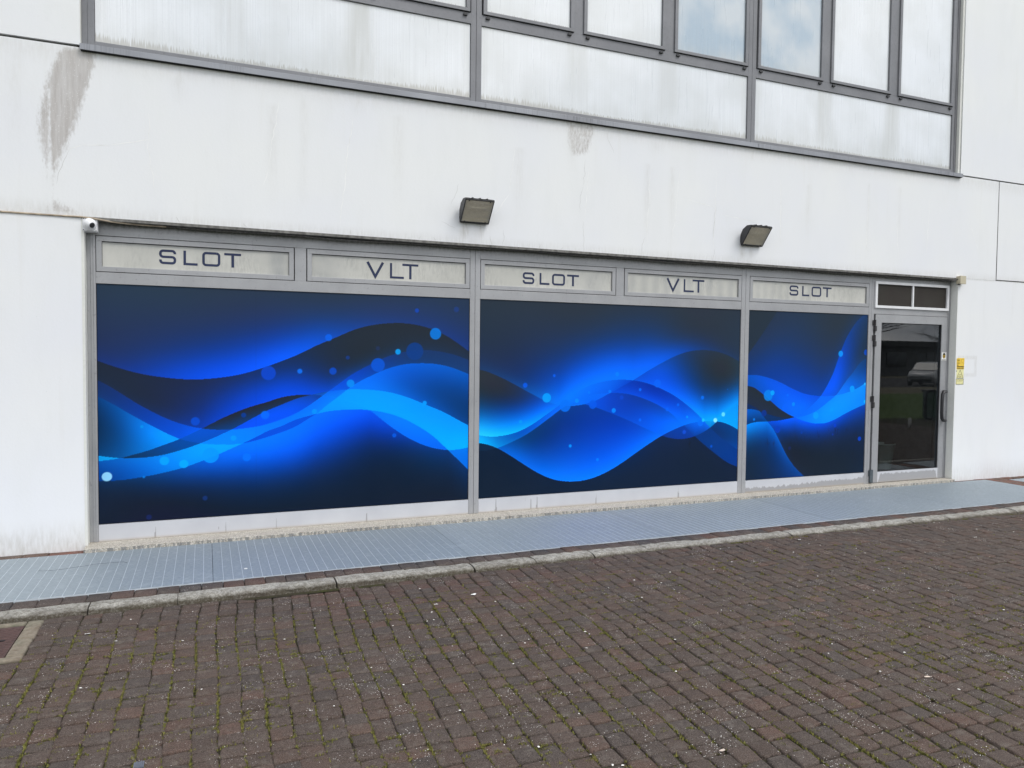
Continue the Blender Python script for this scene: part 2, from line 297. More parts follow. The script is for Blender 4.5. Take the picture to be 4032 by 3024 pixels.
# ------------------------------------------------------------------ printed wave artwork: curves (x, z), colour samples with sky reflection baked into the top greys, dots
MURAL = {1:([[(0.0,1.282),(0.139,1.229),(0.3,1.181),(0.464,1.151),(0.655,1.134),(0.863,1.144),(1.04,1.173),(1.221,1.227),(1.357,1.279),(1.508,1.342),(1.673,1.426),(1.842,1.501),(2.001,1.571),(2.136,1.608),(2.272,1.629),(2.411,1.635),(2.553,1.622),(2.696,1.587),(2.843,1.524),(2.962,1.451),(3.052,1.389)],[(0.003,1.13),(0.084,1.08),(0.179,1.013),(0.265,0.951),(0.352,0.895),(0.44,0.844),(0.529,0.799),(0.619,0.766),(0.687,0.745),(0.75,0.731),(0.861,0.718),(0.978,0.716),(1.098,0.725),(1.22,0.744),(1.356,0.785),(1.482,0.835),(1.609,0.911),(1.738,1.005),(1.843,1.082),(1.962,1.168),(2.082,1.236),(2.218,1.304),(2.357,1.357),(2.483,1.382),(2.64,1.394),(2.785,1.381),(2.918,1.352),(3.053,1.306)],[(0.002,1.003),(0.104,0.942),(0.243,0.849),(0.406,0.747),(0.584,0.651),(0.744,0.609),(0.895,0.594),(1.038,0.595),(1.158,0.616),(1.281,0.651),(1.356,0.675),(1.482,0.723),(1.609,0.799),(1.673,0.838),(1.751,0.903),(1.843,0.972),(1.975,1.074),(2.137,1.161),(2.302,1.23),(2.441,1.264),(2.597,1.275),(2.757,1.265),(2.904,1.231),(3.054,1.175)],[(0.001,0.495),(0.079,0.503),(0.154,0.514),(0.24,0.535),(0.349,0.565),(0.46,0.604),(0.584,0.651),(0.75,0.731),(0.92,0.819),(1.099,0.894),(1.282,0.949),(1.357,0.974),(1.482,0.996),(1.609,1.0),(1.738,0.987),(1.869,0.961),(1.976,0.922),(2.124,0.856),(2.276,0.736),(2.416,0.635),(2.559,0.554),(2.703,0.499),(2.85,0.472),(2.97,0.475),(3.057,0.489)],[(0.001,0.539),(0.079,0.524),(0.154,0.514),(0.24,0.508),(0.349,0.512),(0.46,0.526),(0.595,0.561),(0.744,0.612),(0.919,0.688),(1.038,0.748),(1.159,0.816),(1.281,0.878),(1.357,0.909),(1.495,0.964),(1.635,1.001),(1.803,1.031),(1.975,1.042),(2.137,1.036),(2.302,1.013),(2.485,0.96),(2.643,0.895),(2.818,0.821),(2.968,0.74),(3.055,0.694)],[(-0.001,0.339),(0.131,0.337),(0.293,0.353),(0.459,0.381),(0.628,0.422),(0.801,0.484),(0.978,0.559),(1.158,0.642),(1.281,0.703),(1.356,0.727),(1.482,0.782),(1.66,0.831),(1.764,0.852),(1.896,0.863),(2.029,0.864),(2.124,0.856),(2.275,0.829),(2.415,0.781),(2.558,0.708),(2.703,0.612),(2.85,0.477),(2.956,0.375),(3.056,0.277)]],[(0.09,1.79,42,57,78),(0.36,1.75,41,56,78),(0.69,1.76,42,57,80),(1.28,1.82,41,57,82),(0.09,1.56,38,52,86),(0.47,1.57,38,52,90),(0.92,1.58,38,52,95),(1.34,1.61,38,52,105),(0.04,1.38,34,50,92),(0.25,1.32,30,52,105),(0.47,1.38,28,52,110),(0.81,1.39,15,55,130),(1.04,1.42,8,60,150),(1.34,1.49,8,60,155),(0.47,1.25,10,62,165),(0.69,1.25,2,70,195),(0.92,1.29,0,72,205),(0.69,1.18,0,80,225),(1.04,1.25,0,82,230),(1.34,1.36,0,85,240),(0.92,1.19,0,80,230),(1.22,1.28,0,88,240),(0.19,1.25,25,50,120),(1.41,1.33,0,95,250),(0.03,1.21,33,41,58),(0.19,1.14,32,42,62),(0.46,1.08,31,41,68),(0.8,1.07,28,44,90),(1.04,1.1,20,50,125),(1.28,1.15,12,55,125),(1.41,1.25,15,50,115),(0.35,0.96,32,42,65),(0.57,0.85,30,42,80),(0.69,0.91,26,44,100),(0.92,0.97,8,58,160),(1.16,1.02,2,65,190),(1.34,1.07,0,72,210),(1.41,1.15,3,65,170),(0.8,0.79,8,60,175),(0.92,0.87,3,65,190),(0.73,0.78,8,60,170),(1.16,0.94,0,70,210),(1.42,1.02,0,78,225),(0.57,0.79,20,50,120),(0.03,1.07,25,48,95),(0.19,0.95,15,52,130),(0.35,0.83,5,62,165),(0.52,0.74,2,75,200),(0.63,0.7,0,85,225),(0.69,0.72,0,95,240),(0.04,1.02,20,55,110),(0.02,0.96,0,60,120),(0.08,0.84,2,60,110),(0.03,0.72,8,48,80),(0.03,0.6,5,55,100),(0.19,0.78,0,85,170),(0.13,0.6,0,75,140),(0.3,0.76,0,120,225),(0.35,0.71,0,140,250),(0.29,0.6,0,110,200),(0.46,0.65,0,150,255),(0.24,0.71,0,95,190),(0.41,0.71,0,148,255),(0.11,0.72,0,62,115),(0.03,0.52,0,150,225),(0.09,0.52,10,165,240),(0.22,0.52,18,45,70),(0.35,0.53,5,60,110),(0.46,0.57,0,70,140),(0.57,0.61,0,75,160),(0.69,0.63,0,80,175),(0.63,0.63,0,76,165),(0.71,0.68,0,85,200),(0.86,0.71,0,80,200),(0.78,0.67,0,82,200),(0.92,0.74,5,70,150),(0.86,0.75,35,42,60),(0.98,0.8,32,42,62),(1.16,0.88,34,42,60),(1.34,0.93,32,44,66),(1.04,0.7,0,130,255),(1.22,0.72,0,125,255),(1.38,0.77,0,120,255),(0.92,0.64,0,135,255),(1.1,0.68,0,132,255),(1.1,0.77,0,80,235),(1.28,0.83,0,85,240),(1.41,0.89,0,85,240),(0.03,0.41,0,70,150),(0.18,0.41,0,85,180),(0.35,0.45,0,110,220),(0.52,0.5,0,145,250),(0.69,0.54,0,160,255),(0.86,0.57,0,162,255),(0.98,0.59,0,165,255),(0.4,0.4,0,110,220),(0.08,0.37,0,60,130),(0.63,0.47,0,150,255),(0.8,0.51,0,160,255),(1.13,0.62,0,75,215),(1.28,0.66,0,80,220),(1.18,0.65,0,78,215),(1.39,0.71,0,85,225),(0.02,0.24,20,34,56),(0.24,0.23,20,34,58),(0.02,0.06,18,32,54),(0.57,0.21,18,34,62),(0.92,0.06,16,30,52),(1.28,0.03,15,29,50),(0.24,0.3,15,40,70),(0.51,0.36,5,60,120),(0.69,0.41,0,80,190),(0.63,0.34,5,60,130),(0.86,0.46,0,100,235),(1.04,0.53,0,115,255),(1.22,0.61,0,120,255),(1.38,0.68,0,115,255),(0.86,0.38,0,65,160),(1.04,0.43,0,95,230),(1.28,0.52,0,100,245),(1.16,0.36,0,65,165),(1.41,0.57,0,105,250),(1.41,0.42,0,75,190),(0.92,0.29,8,48,95),(1.34,0.3,5,50,105),(1.16,0.26,8,42,85),(0.68,0.28,12,40,76),(0.46,0.21,18,34,60),(1.48,1.79,42,58,84),(2.0,1.83,42,57,82),(2.55,1.87,42,57,82),(2.99,1.83,42,56,80),(1.74,1.7,38,56,95),(2.13,1.72,38,58,105),(2.27,1.67,36,58,112),(2.7,1.68,36,58,105),(2.99,1.52,32,55,110),(1.48,1.55,15,65,150),(1.67,1.56,10,70,165),(1.55,1.42,0,85,215),(1.67,1.48,3,82,205),(1.42,1.36,0,92,240),(1.87,1.59,25,62,130),(2.89,1.56,30,56,115),(1.42,1.23,18,48,105),(1.74,1.36,34,46,66),(2.14,1.5,38,46,60),(2.55,1.51,38,46,60),(2.92,1.43,38,46,60),(2.0,1.34,36,46,62),(1.61,1.25,22,48,95),(1.48,1.14,5,60,170),(1.61,1.12,5,60,165),(1.74,1.15,18,52,120),(1.87,1.23,30,46,72),(1.42,1.04,0,75,215),(1.54,1.07,0,70,200),(1.65,1.07,0,68,195),(1.76,1.08,8,58,150),(1.92,1.2,32,46,68),(1.67,1.2,24,48,98),(1.48,0.98,35,45,65),(1.39,0.95,32,44,66),(1.67,0.99,34,44,62),(1.43,0.86,0,82,238),(1.54,0.94,0,85,240),(1.67,0.97,0,80,220),(1.41,0.77,0,115,255),(1.61,0.87,0,125,255),(1.48,0.8,0,118,255),(1.43,0.73,0,78,222),(1.54,0.78,0,80,220),(1.62,0.82,0,78,215),(1.73,0.96,0,112,245),(1.7,0.94,0,112,245),(1.61,0.84,0,125,255),(1.78,1.0,0,95,235),(1.9,1.04,0,95,225),(1.82,1.07,0,78,210),(1.96,1.14,0,75,205),(2.08,1.2,3,65,175),(2.22,1.26,10,60,140),(2.36,1.33,25,58,115),(2.55,1.34,25,58,108),(2.77,1.34,26,58,108),(2.99,1.27,25,58,110),(1.9,1.07,0,82,220),(2.14,1.2,0,66,175),(2.48,1.31,25,58,110),(2.0,1.07,0,115,245),(2.14,1.09,0,120,250),(2.21,1.13,0,115,245),(2.3,1.04,0,118,235),(2.25,1.18,0,100,225),(2.41,1.2,0,90,205),(2.41,1.09,0,85,190),(2.36,1.13,0,92,210),(2.56,1.24,0,92,205),(2.63,1.18,0,85,190),(2.77,1.25,0,95,205),(2.99,1.18,0,90,190),(2.85,1.13,0,80,175),(2.56,1.04,0,75,160),(2.63,0.94,0,85,180),(2.48,0.99,0,90,200),(2.85,0.92,3,62,125),(3.0,0.78,5,60,120),(3.0,0.99,3,62,130),(2.77,1.03,2,68,140),(2.7,0.88,0,85,185),(1.94,0.99,0,155,252),(1.84,0.97,0,148,250),(2.14,0.94,0,165,255),(2.42,0.86,0,158,255),(2.7,0.78,0,155,255),(2.92,0.7,0,155,255),(3.0,0.56,0,178,255),(2.85,0.54,0,172,255),(2.63,0.67,0,162,255),(2.27,0.9,0,165,255),(3.01,0.66,0,160,255),(1.78,0.95,0,135,252),(1.8,0.88,0,150,255),(1.9,0.89,0,158,255),(2.03,0.88,0,165,255),(1.94,0.93,0,160,255),(1.74,0.87,0,145,255),(2.21,0.81,0,120,250),(2.35,0.75,0,125,250),(2.49,0.65,0,115,250),(2.63,0.57,0,110,245),(2.75,0.53,0,105,235),(2.56,0.67,0,125,252),(2.92,0.45,0,115,230),(3.0,0.4,0,110,225),(3.03,0.46,0,120,235),(1.48,0.68,0,115,255),(1.67,0.77,0,105,255),(1.87,0.81,0,98,250),(2.07,0.82,0,95,245),(1.54,0.54,0,95,245),(1.8,0.67,0,85,240),(2.0,0.72,0,72,225),(2.17,0.75,0,70,220),(2.28,0.71,0,65,205),(1.42,0.44,0,75,205),(1.67,0.51,0,65,180),(1.94,0.56,2,52,130),(2.14,0.63,2,50,140),(2.35,0.62,0,58,170),(2.39,0.57,8,48,110),(2.49,0.54,5,50,115),(2.21,0.52,12,40,80),(2.63,0.45,10,46,90),(1.48,0.28,12,40,78),(1.87,0.33,14,36,66),(1.74,0.07,14,30,52),(2.42,0.23,15,32,56),(2.85,0.21,16,32,56),(2.93,0.33,10,45,90),(3.0,0.06,18,32,52),(2.14,0.11,15,30,52),(2.7,0.39,8,48,95),(2.78,0.45,5,52,110)],[(1.27,1.185,0.059,5,72,205),(0.701,0.791,0.034,3,78,205),(0.309,0.758,0.011,0,150,230),(1.072,0.834,0.02,5,60,150),(1.242,0.832,0.034,0,110,248),(0.992,0.644,0.022,0,155,252),(0.815,0.508,0.063,0,152,255),(0.47,0.478,0.035,0,165,255),(0.613,0.446,0.034,0,172,255),(1.095,0.48,0.033,0,115,245),(0.06,0.371,0.036,175,228,255),(0.32,0.355,0.01,0,125,222),(0.771,0.156,0.019,20,50,110),(0.354,0.029,0.02,24,36,88),(1.768,1.493,0.03,0,100,232),(2.553,1.752,0.019,20,72,180),(2.928,1.774,0.025,34,62,125),(2.729,1.546,0.053,0,125,225),(2.38,1.377,0.025,0,165,248),(2.535,1.383,0.079,12,62,135),(2.198,1.406,0.018,38,52,88),(1.932,1.321,0.017,22,58,130),(2.199,1.257,0.061,2,88,212),(1.526,1.201,0.021,10,115,242),(1.805,1.202,0.031,8,78,200),(1.957,1.094,0.034,0,145,242),(1.648,0.853,0.021,0,150,255),(2.63,0.912,0.02,0,165,255),(2.349,0.624,0.019,0,92,222)]),2:([[(3.148,1.221),(3.211,1.207),(3.309,1.173),(3.479,1.098),(3.623,1.024),(3.77,0.949),(3.859,0.908),(3.994,0.872),(4.13,0.86),(4.253,0.871),(4.377,0.9),(4.534,0.968),(4.692,1.043),(4.821,1.106),(5.017,1.212),(5.184,1.294),(5.353,1.368),(5.525,1.417),(5.702,1.433),(5.882,1.418),(6.029,1.378),(6.179,1.315)],[(3.153,0.6),(3.273,0.583),(3.413,0.589),(3.556,0.62),(3.7,0.683),(3.846,0.773),(3.979,0.859),(4.068,0.925),(4.189,0.999),(4.328,1.06),(4.499,1.103),(4.659,1.118),(4.821,1.113),(5.02,1.077),(5.19,1.018),(5.363,0.937),(5.504,0.848),(5.629,0.757),(5.812,0.597),(5.961,0.48),(6.092,0.4),(6.187,0.341)],[(3.152,0.452),(3.246,0.453),(3.344,0.471),(3.499,0.525),(3.657,0.597),(3.773,0.667),(3.92,0.765),(4.039,0.844),(4.16,0.903),(4.298,0.954),(4.454,0.978),(4.629,0.985),(4.791,0.969),(4.973,0.92),(5.125,0.861),(5.28,0.779),(5.474,0.629),(5.618,0.507),(5.763,0.398),(5.911,0.295),(6.042,0.214),(6.183,0.154)],[(3.151,0.528),(3.246,0.508),(3.344,0.471),(3.487,0.39),(3.632,0.297),(3.779,0.209),(3.929,0.143),(4.081,0.111),(4.203,0.105),(4.359,0.123),(4.547,0.183),(4.707,0.26),(4.869,0.353),(5.033,0.447),(5.2,0.532),(5.37,0.599),(5.544,0.649),(5.685,0.667),(5.829,0.668),(5.993,0.645),(6.086,0.612),(6.181,0.566)],[(3.152,0.452),(3.246,0.453),(3.344,0.471),(3.499,0.525),(3.657,0.597),(3.773,0.667),(3.92,0.765),(4.039,0.844),(4.16,0.886),(4.3,0.87),(4.378,0.849),(4.537,0.796),(4.78,0.704),(5.03,0.597),(5.252,0.514),(5.442,0.487),(5.618,0.514),(5.795,0.59),(5.991,0.735),(6.181,0.887)]],[(3.26,1.75,43,53,68),(3.76,1.77,44,54,70),(4.52,1.79,44,55,72),(5.34,1.8,44,55,72),(6.05,1.8,44,54,70),(3.26,1.5,38,50,68),(3.76,1.5,38,52,82),(4.37,1.54,34,56,92),(5.35,1.53,40,54,76),(5.97,1.54,42,54,72),(3.22,1.3,34,52,88),(3.48,1.2,30,52,98),(3.77,1.24,22,54,110),(4.06,1.37,20,55,115),(3.84,1.06,5,62,150),(3.69,1.06,12,58,130),(3.94,1.12,0,75,190),(3.99,1.01,0,105,245),(4.14,1.22,0,75,190),(4.29,1.28,0,80,200),(4.29,1.14,0,108,252),(4.07,0.9,0,135,255),(3.92,0.94,0,125,250),(4.45,1.39,5,68,165),(4.61,1.45,12,62,140),(4.69,1.34,0,92,230),(4.93,1.38,0,88,220),(4.93,1.45,10,66,150),(5.18,1.41,5,75,190),(5.15,1.34,0,98,240),(4.61,1.2,0,115,255),(4.93,1.23,0,105,250),(4.77,1.14,0,115,255),(4.37,1.11,0,115,255),(5.27,1.39,0,88,215),(5.53,1.45,18,60,130),(5.79,1.47,36,54,95),(6.07,1.39,38,54,82),(5.35,1.43,8,75,185),(3.23,1.1,44,50,62),(3.48,1.01,42,50,64),(3.27,0.94,40,50,64),(3.6,0.93,30,52,90),(3.2,0.85,5,62,120),(3.41,0.84,5,62,130),(3.7,0.9,5,65,165),(3.8,0.9,0,80,200),(3.23,0.75,0,120,215),(3.34,0.74,0,110,215),(3.48,0.79,0,85,195),(3.7,0.82,0,95,230),(3.86,0.85,0,110,245),(3.95,0.86,0,120,250),(3.23,0.65,10,175,255),(3.41,0.64,0,165,255),(3.56,0.69,0,150,255),(3.7,0.74,0,140,255),(3.17,0.68,25,185,255),(3.17,0.62,60,205,255),(4.14,0.92,0,110,250),(4.38,1.0,0,108,248),(4.61,1.06,0,105,240),(4.22,0.9,0,120,252),(4.53,1.07,0,105,240),(4.37,1.06,0,108,245),(4.3,0.92,0,108,245),(4.46,0.95,0,105,240),(4.22,0.89,0,112,248),(4.38,0.93,0,105,242),(4.94,1.14,0,75,205),(5.02,1.17,0,80,215),(5.18,1.23,0,88,220),(5.1,1.14,0,85,225),(5.27,1.14,0,80,215),(5.18,1.26,3,80,200),(5.36,1.23,5,70,165),(5.44,1.31,20,58,115),(5.62,1.34,40,52,70),(5.88,1.32,44,52,64),(6.07,1.29,44,52,62),(5.53,1.17,8,62,135),(5.8,1.17,40,52,68),(6.07,1.09,42,52,66),(5.45,1.02,0,90,215),(5.36,0.99,0,92,240),(5.53,1.05,5,68,150),(5.71,1.05,25,54,90),(5.57,0.91,0,100,235),(5.72,0.87,0,85,190),(5.89,0.95,5,62,120),(6.08,0.94,0,95,190),(5.72,0.79,0,140,250),(5.63,0.79,0,120,250),(5.9,0.8,0,125,230),(6.13,0.87,0,150,245),(5.81,0.69,0,175,255),(5.99,0.84,0,120,225),(5.9,0.75,0,155,250),(5.7,0.74,0,155,255),(4.74,1.08,0,62,190),(4.94,1.06,0,52,165),(5.11,0.98,0,52,165),(5.28,0.9,0,60,190),(4.69,1.03,0,70,210),(4.94,0.98,0,68,205),(5.19,0.88,0,75,225),(5.45,0.76,0,100,245),(5.37,0.81,0,85,235),(5.54,0.7,0,120,250),(5.61,0.73,0,105,240),(5.63,0.68,0,125,250),(5.47,0.67,0,110,250),(5.37,0.68,0,110,250),(5.2,0.69,0,105,252),(5.03,0.74,0,85,230),(4.86,0.81,5,60,170),(4.7,0.89,5,62,180),(4.53,0.93,5,75,215),(4.62,0.85,5,66,190),(4.46,0.89,0,80,215),(4.95,0.67,0,85,225),(5.11,0.59,0,100,245),(5.28,0.59,0,110,255),(5.2,0.55,0,108,255),(5.4,0.65,0,112,252),(4.78,0.76,5,65,180),(5.02,0.88,8,55,140),(5.2,0.78,5,75,200),(4.3,0.9,0,100,240),(3.41,0.56,0,95,180),(3.56,0.59,0,85,190),(3.7,0.64,0,95,220),(3.85,0.74,0,105,240),(3.95,0.82,0,110,245),(3.34,0.57,0,110,200),(3.48,0.54,3,60,115),(3.2,0.55,0,180,255),(3.31,0.53,0,175,255),(3.39,0.51,0,150,245),(3.18,0.57,15,190,255),(3.49,0.48,0,85,180),(3.63,0.53,5,58,110),(3.77,0.61,5,55,115),(3.92,0.7,5,55,120),(4.07,0.8,5,58,145),(4.3,0.83,5,55,140),(4.22,0.85,3,60,150),(3.56,0.41,0,100,210),(3.7,0.43,0,72,165),(3.85,0.5,5,55,130),(4.0,0.63,5,50,130),(4.22,0.69,3,55,150),(4.54,0.75,2,58,165),(4.7,0.68,2,58,172),(3.71,0.3,0,95,215),(3.93,0.36,0,80,190),(4.15,0.49,0,70,180),(4.38,0.48,0,70,190),(4.7,0.54,0,75,205),(4.95,0.56,0,80,215),(3.93,0.19,0,115,240),(4.16,0.21,0,110,245),(4.39,0.27,0,100,240),(4.16,0.13,0,125,255),(4.55,0.26,0,105,245),(4.79,0.39,0,105,250),(5.03,0.53,0,105,245),(5.12,0.51,0,115,255),(4.39,0.37,0,85,220),(4.62,0.61,0,65,190),(3.23,0.48,18,40,65),(3.19,0.49,15,45,72),(3.27,0.32,16,32,52),(3.21,0.13,18,32,50),(3.63,0.1,17,32,52),(4.24,0.04,16,32,54),(4.71,0.11,17,33,56),(5.04,0.31,20,36,64),(5.29,0.47,22,38,70),(5.55,0.36,24,36,56),(5.73,0.2,20,34,54),(6.01,0.07,18,32,54),(5.38,0.15,18,33,56),(4.95,0.39,14,40,80),(5.37,0.53,8,58,150),(5.51,0.57,5,65,170),(5.29,0.53,8,55,140),(5.55,0.52,8,60,155),(5.46,0.5,8,55,150),(5.63,0.58,0,85,210),(5.76,0.62,0,110,240),(5.54,0.61,2,75,190),(5.69,0.64,0,100,230),(5.8,0.5,5,55,120),(5.72,0.5,8,55,125),(5.91,0.38,3,58,130),(6.06,0.27,3,55,130),(5.63,0.52,8,60,140),(6.0,0.34,3,60,140),(6.15,0.22,3,55,135),(5.9,0.57,15,45,95),(6.0,0.48,10,50,100),(6.14,0.51,5,60,120),(6.15,0.38,0,75,170),(5.9,0.63,0,60,130),(5.85,0.63,0,70,150),(6.04,0.45,5,58,125),(6.14,0.72,0,165,250),(6.05,0.67,0,165,252),(5.99,0.69,0,170,255),(6.14,0.63,0,160,250),(6.08,0.76,0,150,245),(5.87,0.65,0,175,255),(5.79,0.63,0,170,255)],[(3.63,1.068,0.024,0,92,230),(3.939,1.161,0.015,0,95,232),(3.86,0.944,0.046,0,165,255),(3.586,0.716,0.016,0,158,240),(4.191,0.911,0.021,0,142,250),(4.062,0.864,0.061,0,115,242),(4.326,0.991,0.014,0,125,248),(4.371,0.87,0.044,0,92,230),(4.565,1.0,0.017,0,125,250),(4.613,0.806,0.024,0,142,255),(4.648,1.175,0.022,0,132,255),(4.703,0.936,0.023,5,72,200),(4.922,1.015,0.016,0,112,250),(5.131,1.078,0.042,0,102,242),(4.926,0.702,0.016,0,105,242),(5.257,0.805,0.02,0,102,242),(5.391,0.851,0.015,0,110,240),(5.51,0.72,0.013,0,155,255),(5.702,0.923,0.021,0,115,240),(5.682,0.653,0.037,0,112,242),(5.717,0.681,0.018,40,200,255),(5.98,0.738,0.023,125,232,255),(5.876,0.676,0.024,175,248,255),(5.476,0.56,0.022,20,82,212),(5.83,0.395,0.015,0,85,205),(4.124,0.462,0.016,0,155,255),(4.434,0.312,0.015,0,132,255),(6.031,1.009,0.006,0,100,200),(6.144,0.679,0.006,0,190,255)]),3:([[(6.278,1.166),(6.42,1.164),(6.581,1.136),(6.779,1.074),(6.946,1.005),(7.116,0.951),(7.288,0.926),(7.462,0.92),(7.638,0.932),(7.815,0.971),(7.958,1.024),(8.075,1.082)],[(6.281,1.048),(6.376,1.031),(6.49,0.97),(6.621,0.879),(6.755,0.787),(6.872,0.726),(6.974,0.685),(7.127,0.635),(7.299,0.604),(7.438,0.607),(7.577,0.644),(7.735,0.708),(7.913,0.773),(8.076,0.821)],[(6.282,0.789),(6.384,0.784),(6.48,0.762),(6.626,0.718),(6.758,0.69),(6.874,0.674),(6.982,0.681),(7.125,0.697),(7.294,0.75),(7.464,0.847),(7.602,0.939),(7.722,1.073),(7.843,1.194),(7.965,1.317),(8.064,1.369)],[(6.284,0.611),(6.388,0.637),(6.548,0.645),(6.71,0.649),(6.874,0.667),(6.99,0.691),(7.123,0.747),(7.257,0.837),(7.374,0.942),(7.457,1.054),(7.54,1.194),(7.621,1.382),(7.704,1.557),(7.805,1.707),(7.945,1.845),(8.052,1.903)],[(6.287,0.858),(6.472,0.766),(6.563,0.668),(6.68,0.549),(6.784,0.39),(6.871,0.256),(6.975,0.134),(7.131,0.004),(8.064,-0.749)],[(6.288,1.383),(6.44,1.561),(6.564,1.716),(6.657,1.834),(6.782,2.004)]],[(6.35,1.81,42,50,60),(6.44,1.69,40,50,62),(6.33,1.56,40,50,64),(6.51,1.82,42,51,62),(6.75,1.82,40,54,78),(7.26,1.84,42,54,70),(7.78,1.85,42,53,68),(6.44,1.44,32,54,95),(6.76,1.57,34,56,95),(7.27,1.58,38,54,80),(7.61,1.65,42,52,68),(6.37,1.24,18,56,120),(6.77,1.31,14,60,135),(7.1,1.38,26,56,110),(7.45,1.38,34,54,90),(6.61,1.18,10,60,145),(7.11,1.18,12,58,140),(7.37,1.18,24,56,115),(7.03,1.05,5,64,165),(7.29,1.0,5,66,165),(7.2,0.98,2,68,170),(7.42,1.07,12,60,140),(6.37,1.12,0,85,190),(6.54,1.08,0,90,225),(6.78,1.01,0,90,235),(6.95,0.92,0,95,245),(7.2,0.88,0,85,230),(6.7,0.88,0,90,225),(6.87,0.79,0,100,245),(7.04,0.81,0,115,255),(6.96,0.72,0,110,250),(7.12,0.81,0,110,250),(7.32,0.9,0,80,225),(6.54,1.0,0,85,210),(6.33,1.08,0,80,170),(6.38,0.95,40,46,58),(6.54,0.86,38,46,60),(6.79,0.71,36,46,64),(6.38,0.88,40,46,62),(6.54,0.76,34,46,72),(6.66,0.74,36,46,66),(6.33,0.81,18,45,90),(6.43,0.78,18,45,90),(6.35,0.72,0,85,170),(6.47,0.7,0,65,135),(6.39,0.66,8,55,110),(6.32,0.76,0,95,200),(6.63,0.69,12,50,100),(6.79,0.66,15,48,90),(6.55,0.71,12,50,105),(6.34,0.57,0,150,245),(6.47,0.61,0,125,235),(6.57,0.59,0,105,210),(6.39,0.51,5,70,140),(6.55,0.5,0,80,170),(6.35,0.29,22,38,62),(6.48,0.35,15,45,80),(6.63,0.43,3,60,125),(6.72,0.28,3,55,115),(6.56,0.22,10,50,95),(6.41,0.06,20,36,58),(6.81,0.14,3,55,120),(6.98,0.04,3,55,120),(6.63,0.55,0,90,190),(6.71,0.6,0,75,205),(6.96,0.65,0,95,245),(7.13,0.6,0,85,225),(6.88,0.58,0,70,200),(7.3,0.56,0,70,205),(7.13,0.52,5,60,150),(7.47,0.58,0,72,205),(7.65,0.64,0,70,195),(7.83,0.71,2,68,180),(8.01,0.77,5,65,165),(6.8,0.52,8,52,110),(6.96,0.45,22,40,75),(7.3,0.45,22,42,80),(7.65,0.51,16,46,100),(7.92,0.57,18,45,95),(8.01,0.63,12,50,115),(6.88,0.33,30,36,54),(7.31,0.25,22,36,54),(7.84,0.23,20,34,54),(7.14,0.1,24,36,54),(7.94,0.05,20,34,52),(7.66,0.37,26,40,65),(7.83,0.64,5,60,150),(7.12,0.68,0,115,255),(7.3,0.65,0,140,255),(7.21,0.65,0,130,255),(7.09,0.68,0,120,255),(7.38,0.72,0,150,255),(7.56,0.75,0,152,255),(7.73,0.8,0,148,255),(7.91,0.88,0,145,255),(8.04,0.94,0,125,235),(8.03,0.99,10,150,250),(7.64,0.86,0,145,255),(7.82,0.87,0,150,255),(7.47,0.65,0,145,255),(7.21,0.75,0,110,255),(7.33,0.84,0,110,250),(7.43,0.89,0,112,248),(7.29,0.81,0,112,252),(7.06,0.7,0,105,252),(7.51,0.91,0,105,245),(7.5,0.89,0,112,248),(7.55,1.02,0,90,240),(7.63,1.18,0,85,232),(7.71,1.38,3,68,180),(7.79,1.52,10,62,145),(7.88,1.65,24,56,105),(8.0,1.75,28,56,92),(7.6,1.06,0,92,240),(7.72,1.24,0,72,190),(7.8,1.32,10,58,130),(7.91,1.38,30,54,88),(7.98,1.52,34,54,80),(7.46,0.95,0,92,242),(8.02,1.41,34,54,80),(7.76,1.45,8,62,150),(7.72,0.99,0,120,250),(7.81,1.07,0,110,240),(7.9,1.15,0,85,190),(7.99,1.21,5,65,130),(8.02,1.29,15,60,110),(8.03,1.11,0,85,175),(7.64,0.94,0,125,252)],[(7.645,1.413,0.035,0,155,252),(8.043,1.433,0.034,0,75,190),(6.866,0.936,0.014,0,115,250),(6.59,0.937,0.062,0,135,235),(6.65,0.965,0.028,0,172,255),(6.955,0.833,0.022,0,145,255),(6.834,0.794,0.039,0,102,250),(7.291,0.697,0.04,0,158,255),(7.838,1.001,0.037,0,162,255),(6.4,0.672,0.014,0,132,240),(6.734,0.551,0.039,0,62,182),(7.085,0.507,0.015,8,62,160),(7.587,0.574,0.022,0,62,200),(7.554,0.47,0.013,10,52,150),(7.977,0.405,0.026,0,68,202),(6.913,0.333,0.02,26,40,88),(6.537,0.739,0.036,10,52,140),(7.529,0.759,0.024,0,155,255),(8.04,1.058,0.016,60,192,255),(8.048,0.848,0.019,40,192,255)])}
def pchip(c,xq):
    xs=np.array([p[0] for p in c],float);ys=np.array([p[1] for p in c],float)
    keep=np.r_[True,np.diff(xs)>0.004];xs=xs[keep];ys=ys[keep]
    h=np.diff(xs);dl=np.diff(ys)/h
    m=np.zeros_like(xs);m[1:-1]=(dl[:-1]*h[1:]+dl[1:]*h[:-1])/(h[:-1]+h[1:]);m[0]=dl[0];m[-1]=dl[-1]
    i=np.clip(np.searchsorted(xs,xq)-1,0,len(h)-1);t=np.clip((xq-xs[i])/h[i],0,1)
    r=(2*t**3-3*t**2+1)*ys[i]+(t**3-2*t**2+t)*h[i]*m[i]+(-2*t**3+3*t**2)*ys[i+1]+(t**3-t**2)*h[i]*m[i+1]
    return r+np.minimum(xq-xs[0],0)*m[0]+np.maximum(xq-xs[-1],0)*m[-1]
